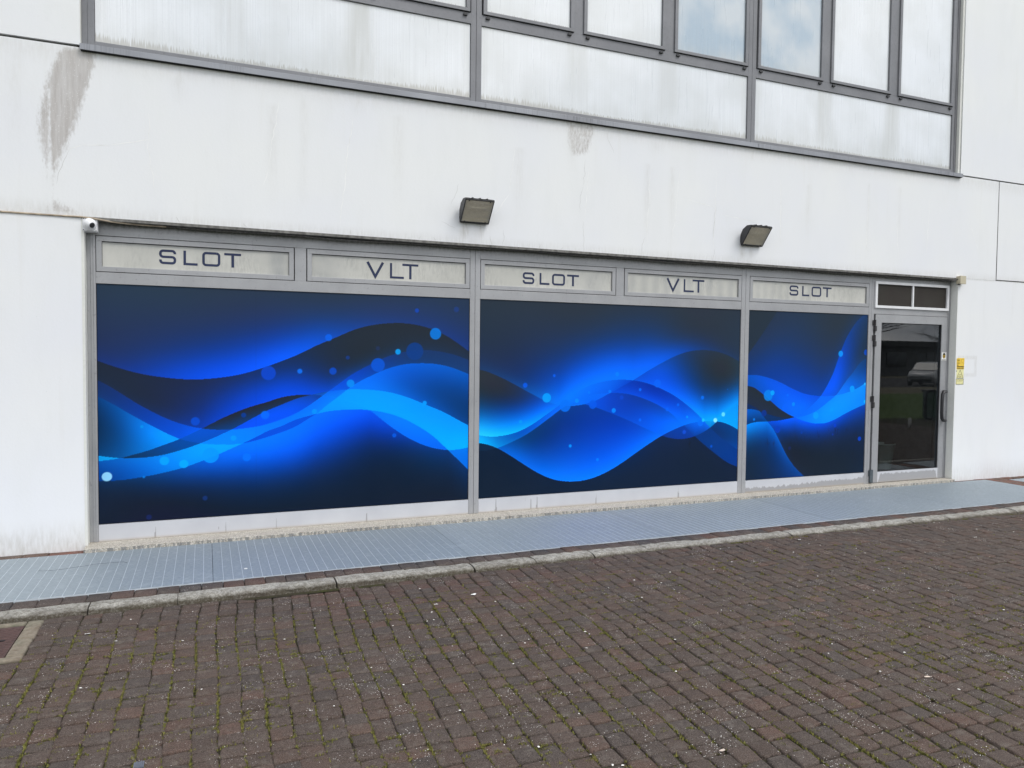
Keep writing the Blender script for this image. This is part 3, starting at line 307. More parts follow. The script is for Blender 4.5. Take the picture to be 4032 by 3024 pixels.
def mural_colours(data,X,Z):
    curves,samples,dots=data
    lin=lambda c:np.where(c<=.04045,c/12.92,((c+.055)/1.055)**2.4)
    def feat(x,z):
        zc=np.stack([pchip(c,x) for c in curves],-1)
        d=zc-z[:,None]
        up=np.min(np.where(d>0,d,.6),1);dn=np.min(np.where(d<=0,-d,.6),1)
        g=lambda q:.42*(1-np.exp(-q/.30))
        return (d>0).astype(np.int8),np.stack([x*.45,z*.55,g(up),g(dn)],-1)
    x=X.ravel();z=Z.ravel()
    sg,F=feat(x,z);S=np.array(samples,float);ss,SF=feat(S[:,0],S[:,1])
    col=np.zeros((len(x),3))
    code=(sg*(2**np.arange(len(curves)))).sum(-1)
    ph=lambda A,B:np.sqrt(((A[:,None,:]-B[None,:,:])**2).sum(-1)+.02)
    for cd in np.unique(code):
        m=np.where(code==cd)[0]
        hd=np.abs(ss-sg[m[0]]).sum(1);use=np.where(hd==hd.min())[0]
        P=SF[use];C=S[use,2:5];n=len(use)
        M=np.zeros((n+1,n+1));M[:n,:n]=ph(P,P)-np.eye(n)*.04;M[:n,n]=M[n,:n]=1
        w=np.linalg.solve(M,np.vstack([C,np.zeros(3)]))
        lo=C.min(0)-4;hi=C.max(0)+4
        for k in range(0,len(m),20000):
            mm=m[k:k+20000]
            col[mm]=np.clip(ph(F[mm],P)@w[:n]+w[n],lo,hi)
    col=np.clip(col,0,255)
    for (dx,dz,r,*c) in dots:
        d=np.hypot(x-dx,z-dz);a=np.clip((r-d)/.006+.5,0,1)[:,None]*.88
        m=a[:,0]>0;col[m]=col[m]*(1-a[m])+np.array(c)*a[m]
    return lin(col/255)
# ------------------------------------------------------------------ materials
def mk_wall():
    m = NT('white_painted_concrete', 0.75, 0.25)
    big = m.noise(m.P(), 0.9, 3)
    mid = m.noise(m.P(2.5, 1, 0.7), 2.2, 5, 0.6)
    fine = m.noise(m.P(), 60, 4, 0.6)
    base = m.mix(m.rng(big, 0.35, 0.65), (0.762, 0.772, 0.800), (0.790, 0.797, 0.797))
    base = m.mix(m.rng(mid, 0.5, 0.75, 0, 0.35), base, (0.73, 0.74, 0.74))
    st = m.noise(m.P(9, 1, 0.55), 1.3, 5, 0.6)
    base = m.mix(m.rng(st, 0.60, 0.74, 0, 0.16), base, (0.66, 0.65, 0.62))
    # grey water stain, ragged edge from noise, streaked inside
    rag = m.noise(m.P(1.6, 1, 0.6), 34, 5, 0.65)
    a = m.attr('stain')
    v = m.math('ADD', a, m.math('MULTIPLY', m.math('SUBTRACT', rag, 0.5), 0.85))
    f = m.math('MULTIPLY', m.rng(v, 0.30, 0.72, smooth=True), m.rng(m.noise(m.P(26, 1, 1.6), 1.0, 4, 0.6), 0.30, 0.60, 0.72, 1.0))
    inner = m.noise(m.P(6, 1, 0.5), 16, 4, 0.6)
    scol = m.mix(m.rng(inner, 0.3, 0.7), (0.385, 0.355, 0.335), (0.50, 0.475, 0.455))
    pk = m.noise(m.P(), 120, 2)
    scol = m.mix(m.rng(pk, 0.66, 0.72), scol, (0.75, 0.75, 0.75))
    base = m.mix(m.math('MULTIPLY', f, 0.90), base, scol)
    # faint soiling
    d = m.attr('dirt')
    dn = m.noise(m.P(4, 1, 0.8), 14, 5, 0.65)
    fd = m.math('MULTIPLY', d, m.rng(dn, 0.25, 0.75))
    base = m.mix(fd, base, (0.47, 0.45, 0.41))
    sp = m.vor(m.P(), 16)
    spn = m.noise(m.P(), 2.0, 2)
    fsp = m.math('MULTIPLY', m.rng(sp, 0.035, 0.02), m.rng(spn, 0.55, 0.62))
    base = m.mix(m.math('MULTIPLY', fsp, 0.6), base, (0.3, 0.29, 0.28))
    m.col(base)
    h = m.math('ADD', m.math('MULTIPLY', fine, 0.5), m.math('MULTIPLY', mid, 0.8))
    m.bump(h, 0.22, 0.006)
    return m.mat
M_WALL = mk_wall()
M_HAIR = plain('hairline_crack', (0.52, 0.515, 0.50), 0.9, 0.1)
M_FILL = plain('crack_filler', (0.83, 0.83, 0.82), 0.9, 0.1)
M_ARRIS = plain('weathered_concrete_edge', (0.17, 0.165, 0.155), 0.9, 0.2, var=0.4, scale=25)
M_DARK = plain('dark_cavity', (0.012, 0.012, 0.013), 0.9, 0.1)
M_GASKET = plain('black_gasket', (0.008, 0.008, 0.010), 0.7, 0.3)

def mk_reveal():
    m = NT('raw_concrete_reveal', 0.85, 0.2)
    n1 = m.noise(m.P(), 40, 5, 0.65); n2 = m.noise(m.P(3, 3, 0.6), 6, 4)
    m.col(m.mix(m.rng(n1, 0.3, 0.7), m.mix(n2, (0.60, 0.605, 0.57), (0.74, 0.74, 0.70)), (0.72, 0.72, 0.68)))
    m.bump(n1, 0.6, 0.006)
    return m.mat
M_REVEAL = mk_reveal()

def mk_alu(name, lo, hi, rough=0.42, blot=0.5, dark=0.55):
    m = NT(name, rough, 0.5, 0.25)
    n1 = m.noise(m.P(1, 1, 1), 2.6, 5, 0.6)
    n2 = m.noise(m.P(2.0, 1, 1.4), 22, 5, 0.6)
    n3 = m.noise(m.P(1, 1, 1), 150, 3)
    c = m.mix(m.rng(n1, 0.35, 0.65), lo, hi)
    c = m.mix(m.rng(n2, 0.60, 0.70, 0, blot), c, tuple(x*dark for x in lo))
    c = m.mix(m.rng(n3, 0.3, 0.7, 0, 0.25), c, tuple(x*0.85 for x in lo))
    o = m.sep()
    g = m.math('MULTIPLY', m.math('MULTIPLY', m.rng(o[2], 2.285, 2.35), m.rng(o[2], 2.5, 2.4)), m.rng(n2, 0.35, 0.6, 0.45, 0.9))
    c = m.mix(g, c, (0.10, 0.098, 0.095))  # dark head band: grime plus the lintel's shade painted into the colour
    m.col(c)
    m.rough(m.rng(n2, 0.3, 0.7, rough-0.06, rough+0.12))
    m.bump(n3, 0.05, 0.001)
    return m.mat
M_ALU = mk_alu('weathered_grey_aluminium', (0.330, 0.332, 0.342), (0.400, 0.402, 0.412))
M_ALU_UP = mk_alu('dull_grey_aluminium', (0.185, 0.187, 0.20), (0.225, 0.227, 0.24), 0.5, 0.35)
M_FLASH = mk_alu('grey_steel_flashing', (0.27, 0.28, 0.31), (0.33, 0.34, 0.37), 0.4, 0.3)

def mk_flash():
    m = NT('streaked_grey_flashing', 0.42, 0.5, 0.3)
    n1 = m.noise(m.P(1, 1, 1), 1.6, 3)
    s = m.noise(m.P(110, 1, 2), 1, 3, 0.6); mask = m.noise(m.P(), 1.3, 2)
    c = m.mix(m.rng(n1, 0.35, 0.65), (0.24, 0.245, 0.265), (0.31, 0.32, 0.345))
    c = m.mix(m.math('MULTIPLY', m.rng(s, 0.5, 0.65), m.rng(mask, 0.45, 0.6, 0, 0.6)), c, (0.10, 0.10, 0.11))
    m.col(c)
    return m.mat
M_FLASH = mk_flash()

def mk_kick(name, top, lip):
    """bottom rail: chalky bleached coating with splash marks eaten back to dull grey metal"""
    m = NT(name, 0.5, 0.4, 0.1)
    o = m.sep()
    n1 = m.noise(m.P(), 3.0, 4); n2 = m.noise(m.P(26, 1, 9), 1.0, 5, 0.7)
    c = m.mix(m.rng(n1, 0.3, 0.7), (0.50, 0.51, 0.545), (0.57, 0.58, 0.61))
    h = m.rng(o[2], -0.145, top, 0.0, 1.0)
    amp = m.attr('splash')
    v = m.math('SUBTRACT', m.math('ADD', m.math('MULTIPLY', n2, 0.9), amp), h)
    c = m.mix(m.rng(v, 0.62, 0.66, 0, 0.85), c, (0.30, 0.30, 0.31))
    dr = m.noise(m.P(60, 1, 3), 1.0, 2); drm = m.noise(m.P(3, 1, 10), 1.5, 2)
    c = m.mix(m.math('MULTIPLY', m.rng(dr, 0.68, 0.72), m.rng(drm, 0.58, 0.62, 0, 0.7)), c, (0.26, 0.26, 0.265))
    ru = m.rng(o[2], -0.118, -0.14)
    c = m.mix(m.math('MULTIPLY', ru, 0.6), c, (0.42, 0.34, 0.24))
    m.col(c)
    return m.mat
M_KICK = mk_kick('bleached_bottom_rail', 0.0, 0.0)

def mk_granite():
    m = NT('speckled_granite', 0.55, 0.4)
    v1 = m.vor(m.P(), 170, out='Color'); n = m.noise(m.P(), 70, 5, 0.7); o = m.sep()
    sp = m.sep(v1)[0]
    c = m.mix(m.rng(sp, 0.2, 0.9), (0.30, 0.27, 0.22), (0.62, 0.58, 0.51))
    c = m.mix(m.rng(n, 0.60, 0.70, 0, 0.8), c, (0.10, 0.10, 0.095))
    c = m.mix(m.rng(n, 0.40, 0.30, 0, 0.7), c, (0.62, 0.56, 0.46))
    st = m.noise(m.P(55, 1, 4), 1.0, 3)
    low = m.rng(o[2], -0.143, -0.147)
    c = m.mix(m.math('MULTIPLY', m.rng(st, 0.42, 0.6), m.math('MULTIPLY', low, 0.75)), c, (0.13, 0.135, 0.14))
    m.col(c)
    return m.mat
M_GRANITE = mk_granite()

def mk_grate():
    m = NT('galvanised_grating_sheet', 0.5, 0.5, 0.25)
    n1 = m.noise(m.P(1, 1, 1), 2.0, 4, 0.6); n2 = m.noise(m.P(1, 5.0, 1), 42, 5, 0.7); n3 = m.noise(m.P(), 14, 4, 0.6)
    oi = m.n('ShaderNodeObjectInfo').outputs['Random']
    c = m.mix(m.rng(n1, 0.3, 0.7), (0.36, 0.41, 0.44), (0.42, 0.47, 0.50))
    c = m.mix(m.rng(oi, 0, 1, 0, 0.55), c, (0.25, 0.30, 0.335))
    c = m.mix(m.rng(n2, 0.38, 0.62, 0, 0.85), c, (0.19, 0.23, 0.26))
    c = m.mix(m.rng(n3, 0.58, 0.70, 0, 0.4), c, (0.40, 0.45, 0.49))
    v = m.vor(m.P(1, 1.6, 1), 9); c = m.mix(m.rng(v, 0.05, 0.03, 0, 0.6), c, (0.10, 0.12, 0.13))
    m.col(c)
    w = m.n('ShaderNodeTexWave'); m.t.links.new(m.P(), w.inputs['Vector']); w.bands_direction = 'X'
    w.inputs['Scale'].default_value = 40; w.inputs['Distortion'].default_value = 0.2
    h = m.math('ADD', m.math('MULTIPLY', w.outputs['Fac'], 0.5), n2)
    m.bump(h, 0.3, 0.003)
    return m.mat
M_GRATE = mk_grate()
M_GBAR = plain('bright_grating_bar', (0.56, 0.615, 0.655), 0.45, 0.5, 0.25, var=0.12, scale=20)

def mk_concrete_kerb():
    m = NT('lichen_spotted_concrete', 0.9, 0.2)
    n1 = m.noise(m.P(), 9, 6, 0.7); n2 = m.noise(m.P(1, 1, 1), 85, 6, 0.8); n3 = m.noise(m.P(1, 3, 3), 3.0, 4); o = m.sep()
    nb = m.noise(m.P(), 28, 5, 0.75)
    c = m.mix(m.rng(n1, 0.3, 0.7), (0.37, 0.355, 0.32), (0.56, 0.54, 0.49))
    c = m.mix(m.rng(nb, 0.48, 0.62, 0, 0.7), c, (0.16, 0.145, 0.115))
    c = m.mix(m.rng(n2, 0.46, 0.62, 0, 0.85), c, (0.17, 0.16, 0.135))
    c = m.mix(m.rng(n2, 0.40, 0.30, 0, 0.5), c, (0.68, 0.66, 0.58))
    low = m.rng(m.math('ADD', o[2], m.math('MULTIPLY', m.math('SUBTRACT', n1, 0.5), 0.03)), -0.174, -0.192)
    mossy = m.math('MULTIPLY', low, m.rng(n2, 0.25, 0.55, 0.45, 1.0))
    c = m.mix(m.math('MULTIPLY', mossy, 1.0), c, m.mix(m.rng(n3, 0.4, 0.6), (0.078, 0.064, 0.048), (0.070, 0.060, 0.040)))
    m.col(c); m.bump(m.math('ADD', n2, nb), 1.0, 0.010)
    return m.mat
M_KERB = mk_concrete_kerb()

def mk_paver(name):
    m = NT(name, 0.85, 0.22)
    a = m.attr('tint', 'Color')
    n1 = m.noise(m.P(), 9, 4, 0.6); n2 = m.noise(m.P(), 160, 4, 0.75); n3 = m.noise(m.P(), 380, 2); n0 = m.noise(m.P(), 22, 3)
    c = m.mix(m.rng(n1, 0.35, 0.65, 0, 0.5), a, (0.098, 0.077, 0.065), 'MIX')
    c = m.mix(m.rng(n2, 0.40, 0.62, 0, 0.95), c, m.mix(1.0, c, (0.36, 0.36, 0.38), 'MULTIPLY'))
    c = m.mix(m.rng(n3, 0.55, 0.66, 0, 0.65), c, (0.26, 0.215, 0.185))
    c = m.mix(m.rng(n0, 0.56, 0.72, 0, 0.4), c, (0.165, 0.145, 0.125))
    v = m.vor(m.P(), 80); vm = m.noise(m.P(), 7, 5, 0.7)
    c = m.mix(m.math('MULTIPLY', m.rng(v, 0.22, 0.12), m.rng(vm, 0.52, 0.62)), c, (0.66, 0.63, 0.60))
    m.col(c); m.bump(m.math('ADD', n2, m.math('MULTIPLY', n3, 0.4)), 0.75, 0.004)
    return m.mat
M_PAVER = mk_paver('tumbled_brown_paver')

def mk_soil():
    m = NT('dark_joint_soil', 0.95, 0.1)
    n = m.noise(m.P(), 90, 4, 0.7); n2 = m.noise(m.P(), 3, 3)
    c = m.mix(n, (0.018, 0.015, 0.012), (0.07, 0.06, 0.045))
    c = m.mix(m.math('MULTIPLY', m.rng(n2, 0.45, 0.6), m.rng(n, 0.45, 0.6)), c, (0.055, 0.065, 0.016))
    m.col(c); m.bump(n, 0.8, 0.006)
    return m.mat
M_SOIL = mk_soil()

def mk_moss():
    m = NT('yellow_green_moss', 0.9, 0.1)
    n = m.noise(m.P(), 60, 3)
    n2 = m.noise(m.P(), 4, 2)
    c = m.mix(m.rng(n, 0.3, 0.7), (0.080, 0.085, 0.022), (0.225, 0.215, 0.065))
    c = m.mix(m.rng(n2, 0.5, 0.7, 0, 0.6), c, (0.20, 0.17, 0.055))
    m.col(c)
    return m.mat
M_MOSS = mk_moss()
M_BITS = plain('pale_bits', (0.72, 0.70, 0.66), 0.7, 0.3, var=0.2, scale=60)

def mk_film():
    m = NT('printed_window_film', 0.26, 0.12)
    a = m.attr('print', 'Color')
    n = m.noise(m.P(), 5, 3)
    sm = m.noise(m.P(3, 1, 1), 7, 5, 0.65)
    msk = m.attr('smudge')
    a2 = m.mix(m.math('MULTIPLY', m.rng(sm, 0.55, 0.66), msk), a, (0.008, 0.012, 0.02))
    m.col(a2); m.rough(m.rng(n, 0.3, 0.7, 0.30, 0.38))
    return m.mat
M_FILM = mk_film()

def mk_pane(name, base, blue=0.0):
    """dirty white multiwall / frosted glazing: fine vertical ribs, soiled at the foot"""
    m = NT(name, 0.30, 0.8)
    ribs = m.noise(m.P(130, 1, 0.4), 1, 2)
    bands = m.noise(m.P(1.2, 1, 1.1), 1.7, 3)
    fine = m.noise(m.P(14, 1, 40), 2.0, 3)
    c = m.mix(m.rng(ribs, 0.35, 0.65, 0, 1), tuple(x*0.90 for x in base), base)
    c = m.mix(m.rng(bands, 0.40, 0.62, 0, 0.65), c, (0.62, 0.64, 0.645))
    c = m.mix(m.rng(fine, 0.55, 0.75, 0, 0.18), c, (0.55, 0.56, 0.55))
    d = m.attr('dirt'); g = m.attr('foot')
    sn = m.noise(m.P(6, 1, 0.5), 2.4, 5, 0.6)
    c = m.mix(m.math('MULTIPLY', d, m.rng(sn, 0.25, 0.65, 0.25, 1)), c, (0.40, 0.40, 0.355))
    ru = m.noise(m.P(150, 1, 1.2), 1.0, 2, 0.6)
    rv = m.math('SUBTRACT', m.math('MULTIPLY', g, 0.80), m.math('MULTIPLY', ru, 1.0))
    c = m.mix(m.rng(rv, 0.02, 0.16, 0, 0.7), c, (0.34, 0.325, 0.28))
    m.col(c)
    m.rough(m.rng(sn, 0.3, 0.7, 0.22, 0.42))
    m.b.inputs['Coat Weight'].default_value = 0.8
    m.b.inputs['Coat IOR'].default_value = 1.9
    m.b.inputs['Coat Roughness'].default_value = 0.12
    return m.mat
M_PANE = mk_pane('frosted_white_glazing', (0.765, 0.79, 0.82))
M_PANEB = mk_pane('frosted_bluish_glazing', (0.33, 0.435, 0.53))
M_PANEB.node_tree.nodes['Principled BSDF'].inputs['Coat Weight'].default_value = 1.0
M_PANEB.node_tree.nodes['Principled BSDF'].inputs['Coat IOR'].default_value = 1.75
M_PANEB.node_tree.nodes['Principled BSDF'].inputs['Coat Roughness'].default_value = 0.22

def mk_cream():
    m = NT('cream_backed_glass', 0.28, 0.5)
    n1 = m.noise(m.P(), 3.5, 5, 0.65); n2 = m.noise(m.P(5, 1, 1.2), 9, 6, 0.75, 0.8)
    w = m.noise(m.P(), 2.2, 3)
    c = m.mix(m.rng(w, 0.35, 0.65), (0.50, 0.495, 0.455), (0.59, 0.58, 0.535))
    c = m.mix(m.math('MULTIPLY', m.rng(n2, 0.44, 0.64), m.rng(n1, 0.40, 0.60, 0, 0.6)), c, (0.34, 0.34, 0.32))  # mottling imitates reflected branches in the glass colour
    o = m.sep()
    d = m.attr('dirt')
    c = m.mix(m.math('MULTIPLY', d, m.rng(n1, 0.3, 0.6, 0.4, 0.8)), c, (0.27, 0.28, 0.29))
    m.col(c)
    return m.mat
M_CREAM = mk_cream()
M_NAVY = plain('navy_vinyl_letter', (0.020, 0.030, 0.080), 0.6, 0.4)
M_WHITEF = plain('white_powder_coat', (0.74, 0.74, 0.75), 0.4, 0.5, var=0.04)
M_BLACK = plain('black_plastic', (0.018, 0.018, 0.020), 0.42, 0.5)
M_HINGE = plain('bronze_black_hinge', (0.035, 0.032, 0.034), 0.4, 0.5, 0.3)
M_GREYH = plain('grey_hinge', (0.10, 0.12, 0.135), 0.4, 0.5, 0.4)

def mk_mesh():
    m = NT('woven_vent_mesh', 0.7, 0.3)
    w1 = m.n('ShaderNodeTexWave'); m.t.links.new(m.P(), w1.inputs['Vector']); w1.bands_direction = 'Z'; w1.inputs['Scale'].default_value = 26
    w2 = m.n('ShaderNodeTexWave'); m.t.links.new(m.P(), w2.inputs['Vector']); w2.bands_direction = 'X'; w2.inputs['Scale'].default_value = 26
    v = m.math('MAXIMUM', w1.outputs['Fac'], m.math('MULTIPLY', w2.outputs['Fac'], 0.8))
    n = m.noise(m.P(), 6, 3)
    c = m.mix(m.rng(v, 0.55, 1.0), (0.012, 0.011, 0.010), m.mix(m.rng(n, 0.3, 0.7), (0.075, 0.068, 0.055), (0.055, 0.04, 0.034)))
    m.col(c)
    return m.mat
M_MESH = mk_mesh()

def mk_glass(name, tint, ior=1.5, rough=0.0, tr=1.0, mirror=0.0):
    m = bpy.data.materials.new(name); m.use_nodes = True
    t = m.node_tree; t.nodes.clear()
    o = t.nodes.new('ShaderNodeOutputMaterial'); g = t.nodes.new('ShaderNodeBsdfGlossy'); g.inputs['Roughness'].default_value = rough
    tp = t.nodes.new('ShaderNodeBsdfTransparent'); tp.inputs['Color'].default_value = (*tint, 1)
    f = t.nodes.new('ShaderNodeFresnel'); f.inputs['IOR'].default_value = ior
    mr = t.nodes.new('ShaderNodeMapRange'); mr.inputs['To Min'].default_value = mirror; mr.inputs['To Max'].default_value = 1.0
    mx = t.nodes.new('ShaderNodeMixShader')
    gm = t.nodes.new('ShaderNodeNewGeometry'); mu = t.nodes.new('ShaderNodeMath'); mu.operation = 'MULTIPLY'; iv = t.nodes.new('ShaderNodeMath'); iv.operation = 'SUBTRACT'; iv.inputs[0].default_value = 1.0
    t.links.new(gm.outputs['Backfacing'], iv.inputs[1])
    t.links.new(f.outputs[0], mr.inputs['Value']); t.links.new(mr.outputs[0], mu.inputs[0]); t.links.new(iv.outputs[0], mu.inputs[1]); t.links.new(mu.outputs[0], mx.inputs[0])
    t.links.new(tp.outputs[0], mx.inputs[1]); t.links.new(g.outputs[0], mx.inputs[2]); t.links.new(mx.outputs[0], o.inputs[0])
    return m
M_GLASS = mk_glass('tinted_door_glass', (0.62, 0.65, 0.67), 1.5, 0.0, 1.0, 0.05)
# ------------------------------------------------------------------ building
def sheet(name, x0, x1, z0, z1, y, step, mat, parent=None, attrs=None, thick=0.006):
    """thin flat panel in the XZ plane with a real edge; attrs = {name: fn(x, z)}"""
    nx = max(2, int(math.ceil((x1-x0)/step)) + 1); nz = max(2, int(math.ceil((z1-z0)/step)) + 1)
    gx, gz = np.meshgrid(np.linspace(x0, x1, nx), np.linspace(z0, z1, nz))
    V = np.stack([gx.ravel(), np.full(gx.size, y), gz.ravel()], 1)
    i = np.arange(nx*nz).reshape(nz, nx)
    F = np.stack([i[:-1,:-1].ravel(), i[:-1,1:].ravel(), i[1:,1:].ravel(), i[1:,:-1].ravel()], 1)
    n = len(V)
    B = np.array([[x0,y,z0],[x1,y,z0],[x1,y,z1],[x0,y,z1],[x0,y+thick,z0],[x1,y+thick,z0],[x1,y+thick,z1],[x0,y+thick,z1]])
    FB = np.array([[4,7,6,5],[0,4,5,1],[1,5,6,2],[2,6,7,3],[3,7,4,0]]) + n
    V = np.vstack([V, B]); F = np.vstack([F, FB])
    at = {k: fn(V[:,0], V[:,2]) for k, fn in (attrs or {}).items()}
    return np_mesh(name, V, F, mat, parent, at)

def sstep(a, b, v):
    t = np.clip((v-a)/(b-a), 0, 1); return t*t*(3-2*t)

def poly_dist(poly, x, z):
    """signed distance, positive inside"""
    ins = np.zeros(len(x), bool); dm = np.full(len(x), 9.0)
    n = len(poly)
    for i in range(n):
        x0, z0 = poly[i]; x1, z1 = poly[(i+1) % n]
        c = ((z0 > z) != (z1 > z)) & (x < (x1-x0)*(z-z0)/((z1-z0) if abs(z1-z0) > 1e-9 else 1e-9) + x0)
        ins ^= c
        dx, dz = x1-x0, z1-z0
        t = np.clip(((x-x0)*dx+(z-z0)*dz)/(dx*dx+dz*dz), 0, 1)
        dm = np.minimum(dm, np.hypot(x-x0-t*dx, z-z0-t*dz))
    return np.where(ins, dm, -dm)

STAIN1 = [(-.18,3.60),(-.075,3.61),(.02,3.60),(.0,3.48),(-.03,3.36),(-.07,3.2),(-.11,3.02),(-.17,2.87),(-.22,2.74),(-.25,2.66),(-.262,2.58),(-.268,2.46),(-.282,2.46),(-.288,2.58),(-.30,2.69),(-.32,2.77),(-.345,2.87),(-.36,2.99),(-.345,3.1),(-.30,3.31),(-.25,3.46)]
STAIN2 = [(3.96,3.62),(4.33,3.62),(4.27,3.40),(4.23,3.30),(4.12,3.27),(4.04,3.26),(3.99,3.40)]
STAIN3 = [(-.33,2.36),(-.31,2.47),(-.28,2.5),(-.265,2.62),(-.25,2.5),(-.2,2.47),(-.12,2.42),(0,2.38),(0,2.36)]

def stain_fn(x, z):
    s = np.zeros(len(x))
    for p, k, soft in ((STAIN1, 1.02, .12), (STAIN2, .68, .09), (STAIN3, .78, .11)):
        d = poly_dist(p, x, z)
        s = np.maximum(s, k*np.clip(.5 + d/soft, 0, 1))
    s = s * (1 - .8*np.exp(-((x+.285)/.009)**2) * (z > 2.38) * (z < 3.3))
    s = s*(.78+.30*sstep(2.9, 3.5, z)*(x < 1))
    return s

STREAKS = [  # x, top z, length, half width, strength
 (2.93,3.60,.10,.012,.8),(3.10,3.60,.16,.012,.9),(4.05,3.6,.5,.05,.35),(6.22,3.60,.15,.010,1.0),(6.35,3.60,.10,.016,.8),(6.42,3.6,.12,.012,.8),
 (2.97,2.56,.22,.05,.8),(3.12,2.56,.20,.05,.6),(6.10,2.56,.20,.035,.8),(6.22,2.56,.18,.025,.5),
 (1.3,3.4,.9,.04,.25),(1.55,3.5,1.0,.03,.2),(2.35,3.45,.9,.05,.2),(3.5,3.3,.8,.05,.22),(4.9,3.3,.9,.03,.3),(5.2,3.3,.9,.03,.25),(7.0,3.3,.8,.03,.2),(7.9,3.4,.9,.02,.22),(8.4,3.4,1.0,.02,.2),
 (-.5,3.6,.9,.06,.2),(.6,3.58,.3,.05,.3),(2.0,3.58,.2,.06,.35),(5.0,3.58,.2,.1,.3),(7.6,3.58,.15,.1,.25)]
def dirt_fn(x, z):
    d = np.zeros(len(x))
    for sx, zt, ln, w, k in STREAKS:
        d = np.maximum(d, k*np.exp(-((x-sx)/w)**2)*np.clip((zt-z)/.02, 0, 1)*np.clip((z-(zt-ln))/(ln*.6), 0, 1))
    lw = sstep(.12, -.16, z)
    d = np.maximum(d, lw*np.where(x < 0, .75, .45))
    d = np.maximum(d, .55*sstep(2.50, 2.37, z)*(z > 2.36)*sstep(1.2, -.3, x))
    d = np.maximum(d, .40*sstep(2.47, 2.37, z)*(z > 2.36))
    d = np.maximum(d, .30*sstep(3.42, 3.60, z)*(z < 3.62))
    # pale ghost of a removed plate beside the warning signs
    e = np.minimum.reduce([x-9.47, 9.825-x, z-1.15, 1.405-z])
    d = np.maximum(d, .42*((e > 0) & (e < .035)))
    return d

WY = -0.09           # outer face of the wall
WALL_Z0 = -.175
bld = thing('commercial_building', (4.7, 2.0, -.17), 'white concrete commercial building with blue printed shopfront and grey framed window band', 'building')

slabs = [(-9, -.08, WALL_Z0, 2.358), (-9, 10.125, 2.372, 3.625), (-9, -.075, 3.645, 8.2), (9.42, 18, 3.642, 8.2),
         (10.142, 18, 2.385, 3.625), (9.445, 18, WALL_Z0, 2.370), (-.075, 9.42, 6.55, 8.2)]
VV, FF, A1, A2 = [], [], [], []
base = 0
for (x0, x1, z0, z1) in slabs:
    xs = [x0] + list(np.arange(max(x0, -1.2)+.02, min(x1, 11.4), .022)) + [x1]
    if z0 > 3.6: zs = [z0, z1]; xs = [x0, x1]
    else: zs = [z0] + list(np.arange(z0+.01, z1-.005, .022)) + [z1]
    gx, gz = np.meshgrid(np.array(xs), np.array(zs))
    n = gx.size; i = np.arange(n).reshape(gx.shape) + base
    VV.append(np.stack([gx.ravel(), np.full(n, WY), gz.ravel()], 1))
    FF.append(np.stack([i[:-1,:-1].ravel(), i[:-1,1:].ravel(), i[1:,1:].ravel(), i[1:,:-1].ravel()], 1))
    base += n
    # slab edges and back, so each joint is a real groove
    VV.append(np.array([[x0,WY,z0],[x1,WY,z0],[x1,WY,z1],[x0,WY,z1],[x0,.2,z0],[x1,.2,z0],[x1,.2,z1],[x0,.2,z1]]))
    FF.append(np.array([[4,7,6,5],[0,4,5,1],[1,5,6,2],[2,6,7,3],[3,7,4,0]]) + base)
    base += 8
VV = np.vstack(VV); FF = np.vstack(FF)
# slab 2 runs over the shop opening: give the wall its lintel
np_mesh('wall', VV, FF, M_WALL, bld, {'stain': stain_fn(VV[:,0], VV[:,2]), 'dirt': dirt_fn(VV[:,0], VV[:,2])})

# hairline cracks and their pale filler, 0.6 mm proud of the wall
rc = np.random.default_rng(5)
def crack(mb, pts, w, mi):
    P = [(p[0], p[1]) for p in pts]; vs = []
    for i, (x, z) in enumerate(P):
        k = w*(1 - .75*abs(2*i/(len(P)-1)-1)**3)/2
        a, b = P[max(i-1,0)], P[min(i+1,len(P)-1)]
        t = math.atan2(b[1]-a[1], b[0]-a[0]) + math.pi/2
        for sgn in (-1, 1): vs.append((x+math.cos(t)*k*sgn, WY-.0006, z+math.sin(t)*k*sgn))
    mb.add(vs, [(2*i, 2*i+2, 2*i+3, 2*i+1) for i in range(len(P)-1)], mi)
def wig(x0, z0, x1, z1, amp=.006):
    n = max(3, int(math.hypot(x1-x0, z1-z0)/.025)); o = 0; out = []
    for i in range(n+1):
        t = i/n; o = o*.7 + rc.normal()*amp
        out.append((x0+(x1-x0)*t+o, z0+(z1-z0)*t))
    return out
def do_crack(pts, w, mi):
    b = MB(); crack(b, pts, w, 0); b.build('wall_crack', M_FILL if mi else M_HAIR, bld)
for x, z1 in ((1.95,2.42),(2.55,2.41),(3.35,2.52),(3.24,2.46),(3.72,2.42),(4.2,2.66),(3.95,2.40),(4.65,2.44),(4.85,2.56),(5.15,2.44),(5.72,2.50),(6.3,2.42),(2.70,2.41),(1.1,2.41),(.6,2.42)):
    do_crack(wig(x, 2.373, x+rc.normal()*.02, z1), .0026, 0)
for a in ((4.42,3.55,4.52,3.36),(4.20,3.26,4.17,3.0),(4.17,3.0,4.13,2.75),(-.24,2.60,-.16,2.86),(2.9,2.9,2.83,2.7),(2.75,2.55,2.87,2.50),(5.75,2.95,5.72,2.6)):
    do_crack(wig(*a), .0024, 0)
